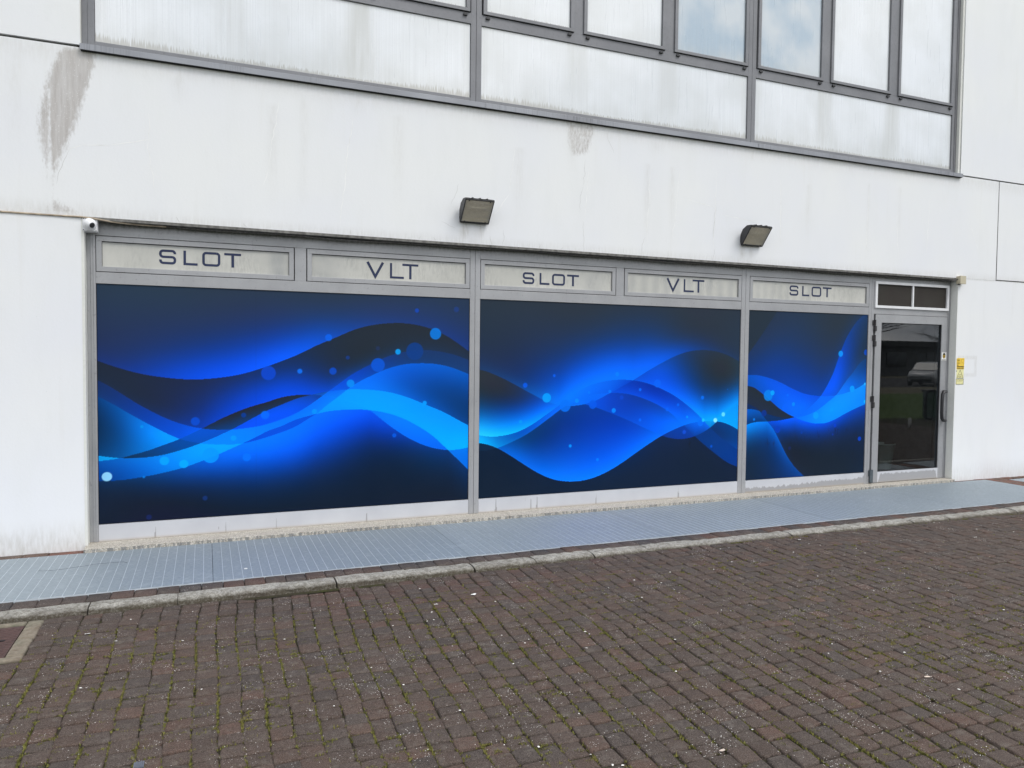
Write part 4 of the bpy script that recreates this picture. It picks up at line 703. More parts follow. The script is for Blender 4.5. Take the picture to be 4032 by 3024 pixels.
for a in ((-.16,2.86,-.06,2.905),(-.06,2.905,.12,2.925),(.12,2.925,.38,3.0),(1.35,3.45,1.28,2.95),(1.28,2.95,1.22,2.72),(1.95,3.4,1.85,2.45),(3.45,3.3,3.40,2.85),(3.40,2.85,3.24,2.62),(4.24,3.2,4.2,2.7),(4.95,3.3,4.9,2.5),(5.3,3.3,5.22,2.55),(5.75,3.3,5.72,2.45),(6.6,3.3,6.62,2.6),(7.9,3.3,7.88,2.45),(8.35,3.2,8.4,2.5),(8.9,3.3,8.88,2.6),(.38,3.2,.38,2.98),(.38,2.98,.42,2.6),(5.4,2.98,5.75,2.93),(5.85,2.86,6.3,2.82),(9.6,3.1,9.8,2.7)):
    do_crack(wig(*a, .004), .0048, 1)

# dark weathered arris, soffit and backing behind the joints
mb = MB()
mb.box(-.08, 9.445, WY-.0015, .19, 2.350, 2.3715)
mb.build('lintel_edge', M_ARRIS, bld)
mb = MB()
mb.box(-9, 18, .21, .24, -.17, 8.2, 0)
b_back = None
M_SEAL = plain('old_joint_sealant', (0.13,0.13,0.125), .9, .2, var=.4, scale=30)
for a in ((-9,-.10,-.05,.205,2.3585,2.3715),(-9,-.09,-.065,.205,3.6255,3.6445),(9.44,18,-.078,.205,3.6255,3.6415),(9.46,18,-.083,.205,2.3705,2.3845),(10.1255,10.1415,-.084,.205,2.39,3.625)):
    mb = MB(); mb.box(*a); mb.build('joint_sealant', M_SEAL, bld)
mb = MB()     # body of the building behind the facade
mb.box(-9, -.085, .21, 7, -.17, 8.15); mb.box(9.45, 18, .21, 7, -.17, 8.15)
mb.box(-.085, 9.45, 4.2, 7, -.17, 8.15); mb.box(-.085, 9.45, .21, 4.2, 2.6, 3.5); mb.box(-.085, 9.45, .21, 4.2, 6.6, 8.15)
mb.build('building_core', plain('inner_wall', (.25,.24,.23), .9, .2), bld)
mb = MB(); mb.box(-9.2, 18.2, -.14, 7.1, 8.205, 8.33); mb.build('roof', M_FLASH, bld)
for q in ((-.082, -.0625, WY-.002, .08, -.139, 2.35), (9.4405, 9.4465, WY+.001, .08, -.139, 2.35), (9.386, 9.4215, WY+.012, .1, 3.65, 6.55), (-.0765, -.0715, WY+.004, .1, 3.65, 6.55)):
    mb = MB(); mb.box(*q); mb.build('reveal', M_REVEAL, bld)
mb = MB()
mb.box(-.06, 9.44, .13, 4.19, -.165, -.135)
mb.build('interior_floor', plain('dark_red_brown_tiles', (.055,.030,.028), .35, .5), bld)

# granite sill, two lengths with a joint
def sill(x0, x1, ya, yb, name='granite_sill'):
    mb = MB(); z0, z1 = -.1755, -.140
    mb.add([(x0,ya,z0),(x1,yb,z0),(x1,.125,z0),(x0,.125,z0),(x0,ya,z1),(x1,yb,z1),(x1,.125,z1),(x0,.125,z1)],
           [(0,3,2,1),(4,5,6,7),(0,1,5,4),(1,2,6,5),(2,3,7,6),(3,0,4,7)])
    return mb.build(name, M_GRANITE, bld, bevel=.002)
sill(-.078, 3.40, -.205, -.19); sill(3.404, 6.76, -.19, -.165); sill(6.764, 9.439, -.165, -.135)

# ---- shopfront frame (face at y = 0)
fr = MB(); FY0, FY1 = 0.0, .06
for x0, x1, yo in ((-.061, -.036, .012), (-.0355, -.0185, .004), (-.018, -.0005, 0), (3.0565,3.1045,0),(3.1075,3.1565,0),(6.1845,6.236,0),(6.239,6.2915,0),(8.0585,8.098,0),(8.1005,8.140,0),
                   (9.393,9.408,-.004),(9.4085,9.424,.012),(9.4245,9.4395,0)):
    fr.box(x0, x1, FY0+yo, FY1, -.1385, 2.352)
for x0, x1 in ((0, 3.056), (3.157, 6.184), (6.292, 8.058)):
    fr.box(x0+.0003, x1-.0003, .001, FY1, 2.2490, 2.351)
    fr.box(x0+.0003, x1-.0003, .001, FY1, 1.8795, 1.9675)
fr.box(8.1405, 9.3925, .001, FY1, 2.283, 2.351); fr.box(8.1405, 9.3925, .001, FY1, 1.892, 1.963)
for x0, x1 in ((1.4845, 1.5790), (4.6140, 4.7045)):
    fr.box(x0, x1, .0016, FY1, 1.968, 2.2485)
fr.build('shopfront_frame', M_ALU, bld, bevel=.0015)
bk = MB()      # dark rebates behind every shadow gap
bk.box(0, 3.056, .022, .05, 1.955, 2.26); bk.box(3.157, 6.184, .022, .05, 1.955, 2.26); bk.box(6.292, 8.058, .022, .05, 1.955, 2.26)
bk.box(0, 3.056, .018, .05, 1.83, 1.89); bk.box(3.157, 6.184, .018, .05, 1.83, 1.89); bk.box(6.292, 8.058, .018, .05, 1.83, 1.89)
for x in (-.0005, 3.056, 6.184, 8.058, 3.1045, 6.236, 8.098): bk.box(x-.001, x+.004, .012, .05, -.138, 2.3)
for x in (3.1565, 6.2915, 8.140): bk.box(x-.003, x+.001, .012, .05, -.138, 2.3)
bk.build('glazing_gasket', M_GASKET, bld)

def splash(x, z):
    s = np.full(len(x), -.25)
    s = np.where(x > 6.28, .56 + .20*sstep(6.7, 7.9, x) - .18*sstep(7.9, 8.06, x)*0, s)
    for dx, w in ((3.335,.009),(3.70,.005),(3.765,.008),(4.42,.005),(5.41,.007),(.40,.004),(.93,.004),(1.33,.004),(2.1,.004)):
        s = np.maximum(s, 1.3*(np.abs(x-dx) < w*(1.1-.6*sstep(-.14, 0, z)))*(z < (-.01 if x.min() > 3 else -.05))-.25)
    return s
for x0, x1 in ((0, 3.056), (3.157, 6.184), (6.292, 8.058)):
    sheet('bottom_rail', x0+.001, x1-.001, -.1385, -.0045, .0015, .006, M_KICK, bld, {'splash': splash}, .05)

# ---- printed film panels
def smudge_fn(x, z):
    s = np.zeros(len(x))
    for cx, cz, rx, rz in ((7.42,.46,.10,.07),(7.9,.38,.06,.12),(6.75,.42,.2,.06),(7.4,1.25,.03,.1),(7.1,.42,.1,.05),(7.65,.5,.12,.05),(5.55,.42,.06,.06),(7.85,.18,.04,.08)):
        s = np.maximum(s, .9*np.exp(-((x-cx)/rx)**2-((z-cz)/rz)**2))
    return s
for k, (x0, x1) in {1: (0, 3.056), 2: (3.157, 6.184), 3: (6.292, 8.058)}.items():
    data = MURAL[k]
    o = sheet('printed_window_panel', x0+.004, x1-.004, 0.0, 1.8765, .010, .0045, M_FILM, bld,
              {'print': lambda x, z, d=data: mural_colours(d, x, z)*np.array([.80, .97, 1.03])*(1-.06*(np.abs(x-1.172) < .004))[:,None], 'smudge': smudge_fn}, .006)
    o['label'] = {1: 'blue printed panel with the broadest wave and one white dot low at its edge', 2: 'blue printed panel with a deep bright trough and two white dots', 3: 'narrow blue printed panel beside the door'}[k]

# ---- lettering
def stroke_poly(mb, pts, w, y0, y1):
    """constant width stroke along a polyline with mitred joins, extruded along y"""
    P = [Vector((p[0], p[1])) for p in pts]; Lp, Rp = [], []
    for i, p in enumerate(P):
        d0 = (P[i]-P[i-1]).normalized() if i else (P[1]-P[0]).normalized()
        d1 = (P[i+1]-P[i]).normalized() if i < len(P)-1 else d0
        n0 = Vector((-d0.y, d0.x)); n1 = Vector((-d1.y, d1.x)); nn = (n0+n1).normalized()
        k = w/2/max(.5, nn.dot(n0))
        Lp.append(p+nn*k); Rp.append(p-nn*k)
    for i in range(len(P)-1):
        mb.prism_y([tuple(Rp[i]), tuple(Rp[i+1]), tuple(Lp[i+1]), tuple(Lp[i])], y0, y1)
def arc(cx, cz, r, a0, a1, n=4):
    return [(cx+r*math.cos(math.radians(a0+(a1-a0)*i/n)), cz+r*math.sin(math.radians(a0+(a1-a0)*i/n))) for i in range(n+1)]
def letter(ch, x0, x1, z0, z1, w, wv, parent, yf):
    mb = MB(); h = w/2; r = .020; y0, y1 = yf-.0012, yf
    if ch == 'L': stroke_poly(mb, [(x0+wv/2, z1), (x0+wv/2, z0+h), (x1, z0+h)], w, y0, y1)
    elif ch == 'T':
        stroke_poly(mb, [(x0, z1-h), (x1, z1-h)], w, y0, y1); m = (x0+x1)/2
        stroke_poly(mb, [(m, z1-w), (m, z0)], wv, y0, y1)
    elif ch == 'V':
        m = (x0+x1)/2; stroke_poly(mb, [(x0+wv/2, z1), (m, z0+h*.9), (x1-wv/2, z1)], wv*1.05, y0, y1)
    elif ch == 'O':
        a, b, c, d = x0+h, x1-h, z0+h, z1-h
        pts = arc(b-r, d-r, r, 90, 0)+arc(b-r, c+r, r, 0, -90)+arc(a+r, c+r, r, -90, -180)+arc(a+r, d-r, r, 180, 90)
        stroke_poly(mb, pts+[pts[0]], w, y0, y1)
    elif ch == 'S':
        a, b, c, d, m = x0+h, x1-h, z0+h, z1-h, (z0+z1)/2
        pts = [(b, d-.024)] + arc(b-r, d-r, r, 0, 90) + arc(a+r, d-r, r, 90, 180) + arc(a+r, m+r, r, 180, 270) + arc(b-r, m-r, r, 90, 0) + arc(b-r, c+r, r, 0, -90) + arc(a+r, c+r, r, -90, -180) + [(a, c+.026)]
        stroke_poly(mb, pts, w, y0, y1)
    return mb.build('letter', M_NAVY, parent)

def cream_dirt_reflections(x, z):  # grime and branch reflections, both painted as darker glass
    d = .9*sstep(2.165, 2.205, z)*sstep(.03, .25, x)*(x < 1.0)
    d = np.maximum(d, .75*sstep(2.17, 2.20, z))
    d = np.maximum(d, .8*np.exp(-((x-1.35)/.08)**2))
    d = np.maximum(d, .55*np.exp(-((x-1.75)/.16)**2)); d = np.maximum(d, .5*np.exp(-((x-4.35)/.15)**2))
    d = np.maximum(d, .5*(.5+.5*np.sin(x*46))*((x > 4.7) & (x < 6.15)))
    d = np.maximum(d, .35*(.5+.5*np.sin(x*60))*((x > 6.3) & (x < 7.2)))
    return np.clip(d, 0, 1)
fan = [('SLOT', 0, 1.4805, ((.443,.567),(.619,.725),(.760,.897),(.927,1.057)), 2.055, 2.171),
       ('VLT', 1.583, 3.056, ((2.094,2.253),(2.304,2.432),(2.418,2.565)), 2.031, 2.167),
       ('SLOT', 3.1575, 4.6105, ((3.594,3.716),(3.770,3.877),(3.905,4.045),(4.068,4.198)), 2.042, 2.154),
       ('VLT', 4.708, 6.184, ((5.223,5.385),(5.437,5.567),(5.550,5.700)), 2.041, 2.176),
       ('SLOT', 6.2925, 8.058, ((6.863,6.990),(7.045,7.152),(7.185,7.328),(7.352,7.483)), 2.062, 2.176)]
DESC = {0: 'leftmost fanlight lettered SLOT under the security camera', 1: 'fanlight lettered VLT above the broadest blue panel', 2: 'middle fanlight lettered SLOT', 3: 'fanlight lettered VLT with streaky grime and painted-in reflections', 4: 'fanlight lettered SLOT nearest the door'}
for i, (txt, x0, x1, ls, lz0, lz1) in enumerate(fan):
    mb = MB(); w = .0385; a, b, c, d = x0+.004, x1-.004, 1.9725, 2.2445
    ys = -.001
    mb.box(a, b, ys, .03, c, c+w); mb.box(a, b, ys, .03, d-w, d)
    mb.box(a, a+w, ys+.0003, .03, c+w, d-w); mb.box(b-w, b, ys+.0003, .03, c+w, d-w)
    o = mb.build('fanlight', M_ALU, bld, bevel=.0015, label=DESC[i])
    pane = sheet('pane', a+w+.0025, b-w-.0025, c+w+.001, d-w-.005, .0165, .02, M_CREAM, o, {'dirt': cream_dirt_reflections}, .006)
    g = MB(); g.box(a+w-.002, b-w+.002, .0235, .029, c+w-.002, d-w+.002); g.build('gasket', M_GASKET, o)
    for ch, (lx0, lx1) in zip(txt, ls): letter(ch, lx0, lx1, lz0, lz1, .0190, .0215, o, .0164)

# ---- vent unit over the door
mb = MB(); x0, x1, z0, z1 = 8.1425, 9.391, 1.9645, 2.2815
mb.box(x0, x1, -.018, .02, z1-.031, z1); mb.box(x0, x1, -.018, .02, z0, z0+.031)
mb.box(x0, x0+.034, -.0177, .02, z0+.031, z1-.031); mb.box(x1-.034, x1, -.0177, .02, z0+.031, z1-.031)
mb.box(8.756, 8.780, -.014, .02, z0+.031, z1-.031)
vent = mb.build('vent_frame', M_WHITEF, bld, bevel=.002)
mb = MB(); mb.box(x0+.03, x1-.03, .004, .018, z0+.028, z1-.028); mb.build('mesh_screen', M_MESH, vent)

# ---- door
door = MB(); a, b, c, d = 8.168, 9.388, -.134, 1.888; gx0, gx1, gz0, gz1 = 8.2665, 9.295, -.004, 1.792
y0, y1 = -.004, .05
door.prism_y([(a,d),(gx0,gz1),(gx1,gz1),(b,d)], y0, y1)
door.prism_y([(a,c),(gx0,c),(gx0,gz1),(a,d)], y0+.0004, y1-.0004); door.prism_y([(b,c),(b,d),(gx1,gz1),(gx1,c)], y0+.0004, y1-.0004)
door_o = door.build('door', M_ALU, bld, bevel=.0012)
def door_splash(x, z): return .92 - .9*sstep(gx0+.05, gx0, x) - .8*sstep(gx1-.04, gx1, x) - .4*sstep(-.03,-.005, z)
sheet('kick_rail', gx0+.0005, gx1-.0005, c+.001, gz0-.001, y0-.0006, .02, mk_kick('door_bottom_rail', 0.02, 0.0), door_o, {'splash': door_splash}, .045)
gl = MB(); gl.box(gx0-.008, gx1+.008, .020, .026, gz0-.008, gz1+.008); gl.build('glass', M_GLASS, door_o)
gk = MB()
for q in ((gx0-.004, gx0+.004, gz0, gz1), (gx1-.006, gx1+.004, gz0, gz1), (gx0, gx1, gz1-.006, gz1+.004), (gx0, gx1, gz0-.004, gz0+.003)): gk.box(q[0], q[1], .008, .019, q[2], q[3])
gk.box(8.141, 8.1675, .02, .045, -.137, 1.89); gk.box(8.1395, 8.167, .022, .046, 1.888, 1.893)
gk.build('seal', M_GASKET, door_o)
h = MB()
px, hy = 9.335, -.095
h.tube([(9.352,-.004,.955),(9.343,-.05,.957),(9.305,-.080,.958),(9.255,-.092,.955),(9.228,hy,.932),(9.220,hy,.85),(9.220,hy,.70),(9.226,hy,.625),(9.255,-.092,.602),(9.305,-.08,.598),(9.343,-.05,.598),(9.352,-.004,.600)], .0195, 12)
h.lathe((9.352,-.0045,.945), (0,-1,0), [(.024,0),(.024,.006),(.018,.008)], 18); h.lathe((9.352,-.0045,.612), (0,-1,0), [(.024,0),(.024,.006),(.018,.008)], 18)
h.build('handle', M_BLACK, door_o, smooth=True)
for z0, z1, mt in ((1.684,1.822,M_HINGE),(1.503,1.642,M_HINGE),(.770,.914,M_HINGE),(-.128,.028,M_GREYH)):
    mb = MB(); m_ = (z0+z1)/2
    mb.tube([(8.150,-.012,z0),(8.150,-.012,m_-.001)], .013, 12); mb.tube([(8.150,-.012,m_+.001),(8.150,-.012,z1)], .013, 12)
    mb.box(8.135, 8.182, -.013, -.0045, z0+.004, m_-.004) if mt is M_HINGE else mb.box(8.132, 8.178, -.022, -.0045, z0, z1)
    mb.box(8.120, 8.165, -.012, -.0015, m_+.004, z1-.004)
    mb.build('hinge', mt, door_o, bevel=.001)

# ---- upper window band
UY = -.048
ub = MB()
ub.box(-.071, -.030, UY+.004, .03, 3.652, 6.55); ub.box(-.0295, .0165, UY, .03, 3.652, 6.55)
for x0, x1 in ((3.0285,3.0785),(3.0815,3.1315),(6.1660,6.2165),(6.2195,6.2705)): ub.box(x0, x1, UY, .03, 3.652, 6.55)
ub.box(9.2975, 9.3205, UY, .03, 3.652, 6.55); ub.box(9.3215, 9.352, UY+.010, .03, 3.652, 6.55); ub.box(9.3525, 9.3855, UY+.004, .03, 3.652, 6.55)
BAYS = ((.0165, 3.0285), (3.1315, 6.1660), (6.2705, 9.2975))
SASH = (((.032,.955),(1.068,1.985),(2.095,3.016)), ((3.144,4.070),(4.177,5.107),(5.220,6.152)), ((6.283,7.205),(7.314,8.245),(8.360,9.286)))
for (x0, x1), sh in zip(BAYS, SASH):
    ub.box(x0, x1, UY+.0005, .03, 3.652, 3.7035); ub.box(x0, x1, UY+.0005, .03, 4.3655, 4.462)
    ub.box(x0, x1, UY+.0005, .03, 6.35, 6.55)
    for (a0, a1), (b0, b1) in zip(sh[:-1], sh[1:]): ub.box(a1-.012, b0+.012, UY+.001, .03, 4.462, 6.35)
band = ub.build('window_band_frame', M_ALU_UP, bld, bevel=.0015)
fl = MB()
for x0, x1 in ((-.074, 3.142), (3.1445, 6.262), (6.2645, 9.418)):
    fl.prism_x([(UY-.004, 3.664), (-.122, 3.648), (-.125, 3.646), (-.125, 3.603), (-.119, 3.603), (-.119, 3.640), (UY-.004, 3.655)], x0, x1)
fl.build('window_flashing', M_FLASH, bld)
gp = MB(); gp.box(-.07, 9.41, -.118, -.0905, 3.598, 3.640); gp.build('flashing_shadow_strip', M_GASKET, bld)  # solid black strip stands in for the shadow under the flashing

CAPS = [x for sh in SASH for s in sh for x in (s[0]+.045, s[1]-.045)]
STRONG = {1.0: 0.5, 2.03: 1.0, 4.12: .55, 5.16: .5, 7.26: .9, 8.30: 1.0}
def low_dirt(x, z):
    d = np.zeros(len(x)); t = np.clip((4.365-z)/.66, 0, 1)
    for c, k in STRONG.items():
        for e in (-.09, -.035, .05, .085): d = np.maximum(d, k*.75*np.exp(-((x-c-e)/.010)**2)*np.clip(1-t*2.2, 0, 1))
        d = np.maximum(d, k*.60*np.exp(-((x-c)/(.10+.07*t))**4))
        d = np.maximum(d, k*.45*np.exp(-((x-c)/(.10+.45*t))**4)*sstep(.5, 1, t))
    d = np.maximum(d, .45*np.exp(-((z-3.705)/.13)**2))
    for x0, x1 in BAYS:
        d = np.maximum(d, .35*np.exp(-((x-x0-.03)/.05)**2)); d = np.maximum(d, .35*np.exp(-((x-x1+.03)/.05)**2))
        e = np.minimum.reduce([np.abs(x-x0), np.abs(x-x1)]); d = d*np.clip(e/.02, 0, 1)
    return np.clip(d, 0, 1)
def foot(zb, h):
    def fn(x, z):
        m = .75 + .25*np.sin(x*2.1+1) + .15*np.sin(x*5.3)
        return np.clip(1-(z-zb)/(h*m), 0, 1)
    return fn
for x0, x1 in BAYS:
    o = sheet('fixed_pane', x0+.0025, x1-.0025, 3.706, 4.3635, UY+.016, .025, M_PANE, bld, {'dirt': low_dirt, 'foot': foot(3.705, .15)})
    g = MB(); g.box(x0-.002, x1+.002, UY+.025, .028, 3.70, 4.37); g.build('gasket', M_GASKET, o)
si = 0
for bi, sh in enumerate(SASH):
    for j, (a, b) in enumerate(sh):
        mb = MB(); w = .036; c, d = 4.4655, 6.34; yf = UY-.016
        mb.box(a, b, yf, .0, c, c+.030); mb.box(a, b, yf, .0, d-w, d)
        mb.box(a, a+w, yf+.0004, .0, c+.030, d-w); mb.box(b-w, b, yf+.0004, .0, c+.030, d-w)
        o = mb.build('top_hung_sash', M_ALU_UP, bld, bevel=.0015)
        blue = (bi == 1 and j == 2) or (bi == 2 and j == 0)
        sheet('pane', a+w+.003, b-w-.003, c+.032, d-w-.003, yf+.022, .05, M_PANEB if blue else M_PANE, o,
              {'dirt': lambda x, z, a=a, b=b: .35*np.exp(-((z-4.49)/.08)**2)+.2*np.exp(-((x-a-.04)/.03)**2), 'foot': foot(4.49, .06)})
        g = MB(); g.box(a+w-.004, b-w+.004, yf+.0285, yf+.034, c+.026, d-w+.004); g.box(a-.001, b+.001, yf+.008, UY-.0005, c-.004, c-.0005)
        g.build('seal', M_GASKET, o)
        for cx in (a+.045, b-.045):
            k = MB(); k.box(cx-.019, cx+.019, UY-.016, UY+.0004, 4.426, 4.444); k.box(cx-.014, cx+.014, UY-.010, UY+.0004, 4.444, 4.451)
            k.build('drain_cap', M_BLACK, o, bevel=.001)
mb = MB(); mb.box(-.06, 9.38, .035, .05, 3.66, 6.5); mb.build('blind', plain('pale_blind', (.6,.6,.6)), bld)
# ------------------------------------------------------------------ things on the wall
def floodlight(x0, label):
    x1 = x0+.277; xc = (x0+x1)/2
    t = thing('floodlight', (xc, WY, 2.65), label, 'floodlight', 'dusty floodlights on the wall above the shopfront')
    G = lambda y, z: (y, z)
    TF, BF = (-.272, 2.738), (-.122, 2.555)     # front frame: top edge leans out, bottom edge near the wall
    nrm = Vector((TF[1]-BF[1], -(TF[0]-BF[0]))).normalized()   # (y,z) pointing out and down
    n = (-abs(nrm[0]), -abs(nrm[1]))
    body = MB()
    out = [TF, (-.262, 2.749), (-.200, 2.752), (-.135, 2.722), (-.100, 2.665), (-.0955, 2.60), (-.112, 2.552), BF]
    # side cheeks, back shell
    cav = .007
    for xa, xb in ((x0, x0+cav), (x1-cav, x1)): body.prism_x(out, xa, xb)
    inn = [(-.262, 2.736), (-.200, 2.742), (-.141, 2.714), (-.108, 2.662), (-.104, 2.604), (-.116, 2.560)]
    sh = out[1:7]
    body.add([(x0+cav, y, z) for y, z in sh]+[(x1-cav, y, z) for y, z in sh]+[(x0+cav, y, z) for y, z in inn]+[(x1-cav, y, z) for y, z in inn],
             [(i, i+1, i+7, i+6) for i in range(5)]+[(12+i, 18+i, 19+i, 13+i) for i in range(5)])
    def onp(s, q, off):   # s across, q 0 bottom..1 top, off outward
        return (x0+(x1-x0)*s, BF[0]+(TF[0]-BF[0])*q+n[0]*off, BF[1]+(TF[1]-BF[1])*q+n[1]*off)
    # rim
    for (s0, s1, q0, q1) in ((0,1,0,.055),(0,1,.955,1),(0,.03,.055,.955),(.97,1,.055,.955)):
        vs = [onp(s0,q0,-.006),onp(s1,q0,-.006),onp(s1,q1,-.006),onp(s0,q1,-.006),onp(s0,q0,.005),onp(s1,q0,.005),onp(s1,q1,.005),onp(s0,q1,.005)]
        body.add(vs, [(0,3,2,1),(4,5,6,7),(0,1,5,4),(1,2,6,5),(2,3,7,6),(3,0,4,7)])
    body.box(xc-.05, xc+.05, -.100, WY, 2.57, 2.69)
    body.build('housing', M_BLACK, t, bevel=.002)
    for k in (.27, .52, .77):
        f = MB(); f.prism_x([(-.268,2.748),(-.262,2.757),(-.215,2.760),(-.205,2.750)], x0+(x1-x0)*k-.004, x0+(x1-x0)*k+.004); f.build('cooling_fin', M_BLACK, t)
    # reflector trough and tube
    rf = MB(); N = 12; pts = []
    for i in range(N+1):
        q = i/N; y, z = BF[0]+(TF[0]-BF[0])*q, BF[1]+(TF[1]-BF[1])*q
        dp = -.008-.042*math.sin(math.pi*q)
        pts.append((y+n[0]*dp, z+n[1]*dp))
    vs = [(x0+.02, y, z) for y, z in pts]+[(x1-.02, y, z) for y, z in pts]
    rf.add(vs, [(i, i+1, i+N+2, i+N+1) for i in range(N)])
    for xx in (x0+.02, x1-.02): rf.add([(xx, y, z) for y, z in pts], [tuple(range(N+1))])
    rf.build('reflector', M_REFL, t, smooth=False)
    lp = MB(); y, z = BF[0]+(TF[0]-BF[0])*.62+.022*-n[0], BF[1]+(TF[1]-BF[1])*.62-.022*n[1]
    lp.tube([(x0+.05, y, z), (x1-.05, y, z)], .011, 12); lp.build('lamp', M_TUBE, t, smooth=True)
    # slightly domed front glass
    g = MB(); NS, NQ = 8, 6; vs = []
    for j in range(NQ+1):
        for i in range(NS+1):
            s, q = i/NS, j/NQ
            vs.append(onp(.03+.94*s, .055+.9*q, .003+.012*math.sin(math.pi*s)**.5*math.sin(math.pi*q)**.5))
    g.add(vs, [(j*(NS+1)+i, j*(NS+1)+i+1, (j+1)*(NS+1)+i+1, (j+1)*(NS+1)+i) for j in range(NQ) for i in range(NS)])
    g.build('front_glass', M_LENS, t, smooth=True)
    for s, q in ((.14,.06),(.86,.06),(.14,.945),(.86,.945)):
        p = onp(s, q, .004); sc = MB(); sc.lathe(p, (0, n[0], n[1]), [(.006,0),(.006,.004),(.003,.006)], 8); sc.build('screw', M_BLACK, t)
    return t

m = NT('dull_reflector', 0.45, 0.5, 0.2); m.col(m.mix(m.rng(m.noise(m.P(1,60,60),1,2),.3,.7),(0.40,0.36,0.28),(0.85,0.80,0.66))); M_REFL = m.mat
M_TUBE = plain('frosted_lamp_tube', (.9,.88,.80), .3, .5)
def mk_lens():
    m = bpy.data.materials.new('dusty_lamp_glass'); m.use_nodes = True; t = m.node_tree; t.nodes.clear()
    o = t.nodes.new('ShaderNodeOutputMaterial'); tp = t.nodes.new('ShaderNodeBsdfTransparent'); tp.inputs[0].default_value = (.92,.88,.78,1)
    p = t.nodes.new('ShaderNodeBsdfPrincipled'); p.inputs['Base Color'].default_value = (.60,.555,.47,1); p.inputs['Roughness'].default_value = .18
    mx = t.nodes.new('ShaderNodeMixShader'); nz = t.nodes.new('ShaderNodeTexNoise'); nz.inputs['Scale'].default_value = 14
    mr = t.nodes.new('ShaderNodeMapRange'); mr.inputs['To Min'].default_value = .42; mr.inputs['To Max'].default_value = .62
    t.links.new(nz.outputs[0], mr.inputs[0]); t.links.new(mr.outputs[0], mx.inputs[0]); t.links.new(tp.outputs[0], mx.inputs[1]); t.links.new(p.outputs[0], mx.inputs[2]); t.links.new(mx.outputs[0], o.inputs[0])
    return m
M_LENS = mk_lens()
floodlight(2.912, 'black floodlight with dusty brown glass above the gap between the two widest blue panels')
floodlight(6.066, 'black floodlight nearer the door, above the streaky VLT fanlight')

# security camera
sc_t = thing('security_camera', (-.022, -.02, 2.315), 'small white dome security camera on a square plate at the shopfront corner', 'security camera')
mb = MB(); mb.box(-.074, .026, -.102, .0, 2.262, 2.362); base_o = mb.build('junction_base', M_WHITEF, sc_t, bevel=.006)
for dx, dz in ((-.066,2.270),(.018,2.270),(-.066,2.354),(.018,2.354)): mb = MB(); mb.lathe((dx,-.1022,dz), (0,-1,0), [(.0035,0),(.0035,.0008)], 10); mb.build('screw', M_BLACK, base_o)
mb = MB(); mb.lathe((-.024,-.102,2.313), (0,-1,0), [(.046,0),(.046,.010),(.043,.018),(.034,.022)], 32); mb.build('collar', M_WHITEF, sc_t, smooth=True)
ax = Vector((.62, -.70, -.34)).normalized(); cc = Vector((-.024, -.122, 2.313))
mb = MB(); prof = [(.0355*math.sin(math.pi*i/14), -.0355*math.cos(math.pi*i/14)) for i in range(1, 11)] + [(.0235,.030),(.0235,.0335),(.0195,.0345)]
mb.lathe(cc, ax, prof, 28); eye = mb.build('eyeball', M_WHITEF, sc_t, smooth=True)
mb = MB(); mb.lathe(cc+ax*.0335, ax, [(.0205,0),(.0205,.0022),(.012,.003)], 24); mb.build('lens', M_BLACK, eye, smooth=True)

# junction box at the other end of the cable
jb = thing('junction_box', (9.445, WY, 2.345), 'small beige junction box on the wall at the top corner beside the vent', 'junction box')
M_BEIGE = plain('aged_beige_plastic', (.50,.45,.33), .5, .4, var=.06)
mb = MB(); mb.box(9.405, 9.500, -.128, WY, 2.298, 2.392); mb.build('box', M_BEIGE, jb, bevel=.003)
mb = MB(); mb.box(9.402, 9.503, -.150, -.1285, 2.295, 2.395); mb.build('lid', M_BEIGE, jb, bevel=.003)
mb = MB(); mb.tube([(9.435,-.108,2.298),(9.435,-.108,2.286)], .012, 12); mb.build('cable_gland', M_BLACK, jb)

# cables under the lintel
M_CABLE = plain('grimy_grey_cable', (.10,.095,.09), .5, .4, var=.6, scale=50)
M_CABLE2 = plain('beige_cable_sheath', (.40,.33,.25), .6, .3, var=.35, scale=18)
M_RUST = plain('rusty_brown_cable', (.20,.12,.085), .8, .2, var=.45, scale=30)
mb = MB(); P_ = [(-9, -.094, 2.362), (-.25, -.095, 2.364), (-.09, -.100, 2.366), (.00, -.112, 2.358), (.12, -.085, 2.345), (.3, -.060, 2.341), (.5, -.055, 2.341)]
mb.tube(P_, .0065, 8); o = mb.build('cable', M_CABLE2, smooth=True); tag(o, 'beige brown cable running along the wall joint and over the security camera', 'cable')
mb = MB(); pts = []
x = .5
while x < 9.3:
    pts.append((x, -.055+.004*math.sin(x*3.1), 2.339+.0035*math.sin(x*5.7)+.003*math.sin(x*1.9+1))); x += .08
pts += [(9.33,-.07,2.334), (9.38,-.10,2.343), (9.41,-.112,2.36)]
mb.tube(pts, .0055, 8)
o = mb.build('cable', M_CABLE, smooth=True); tag(o, 'dirty grey cable sagging under the lintel towards the beige junction box', 'cable')
mb = MB(); mb.tube([(xx, -.030+.003*math.sin(xx*2.3), 2.343+.003*math.sin(xx*4.1+.5)) for xx in np.arange(.1, 9.4, .1)], .004, 6)
o = mb.build('cable', M_BLACK, smooth=True); tag(o, 'thin black cable tucked deepest under the lintel', 'cable')

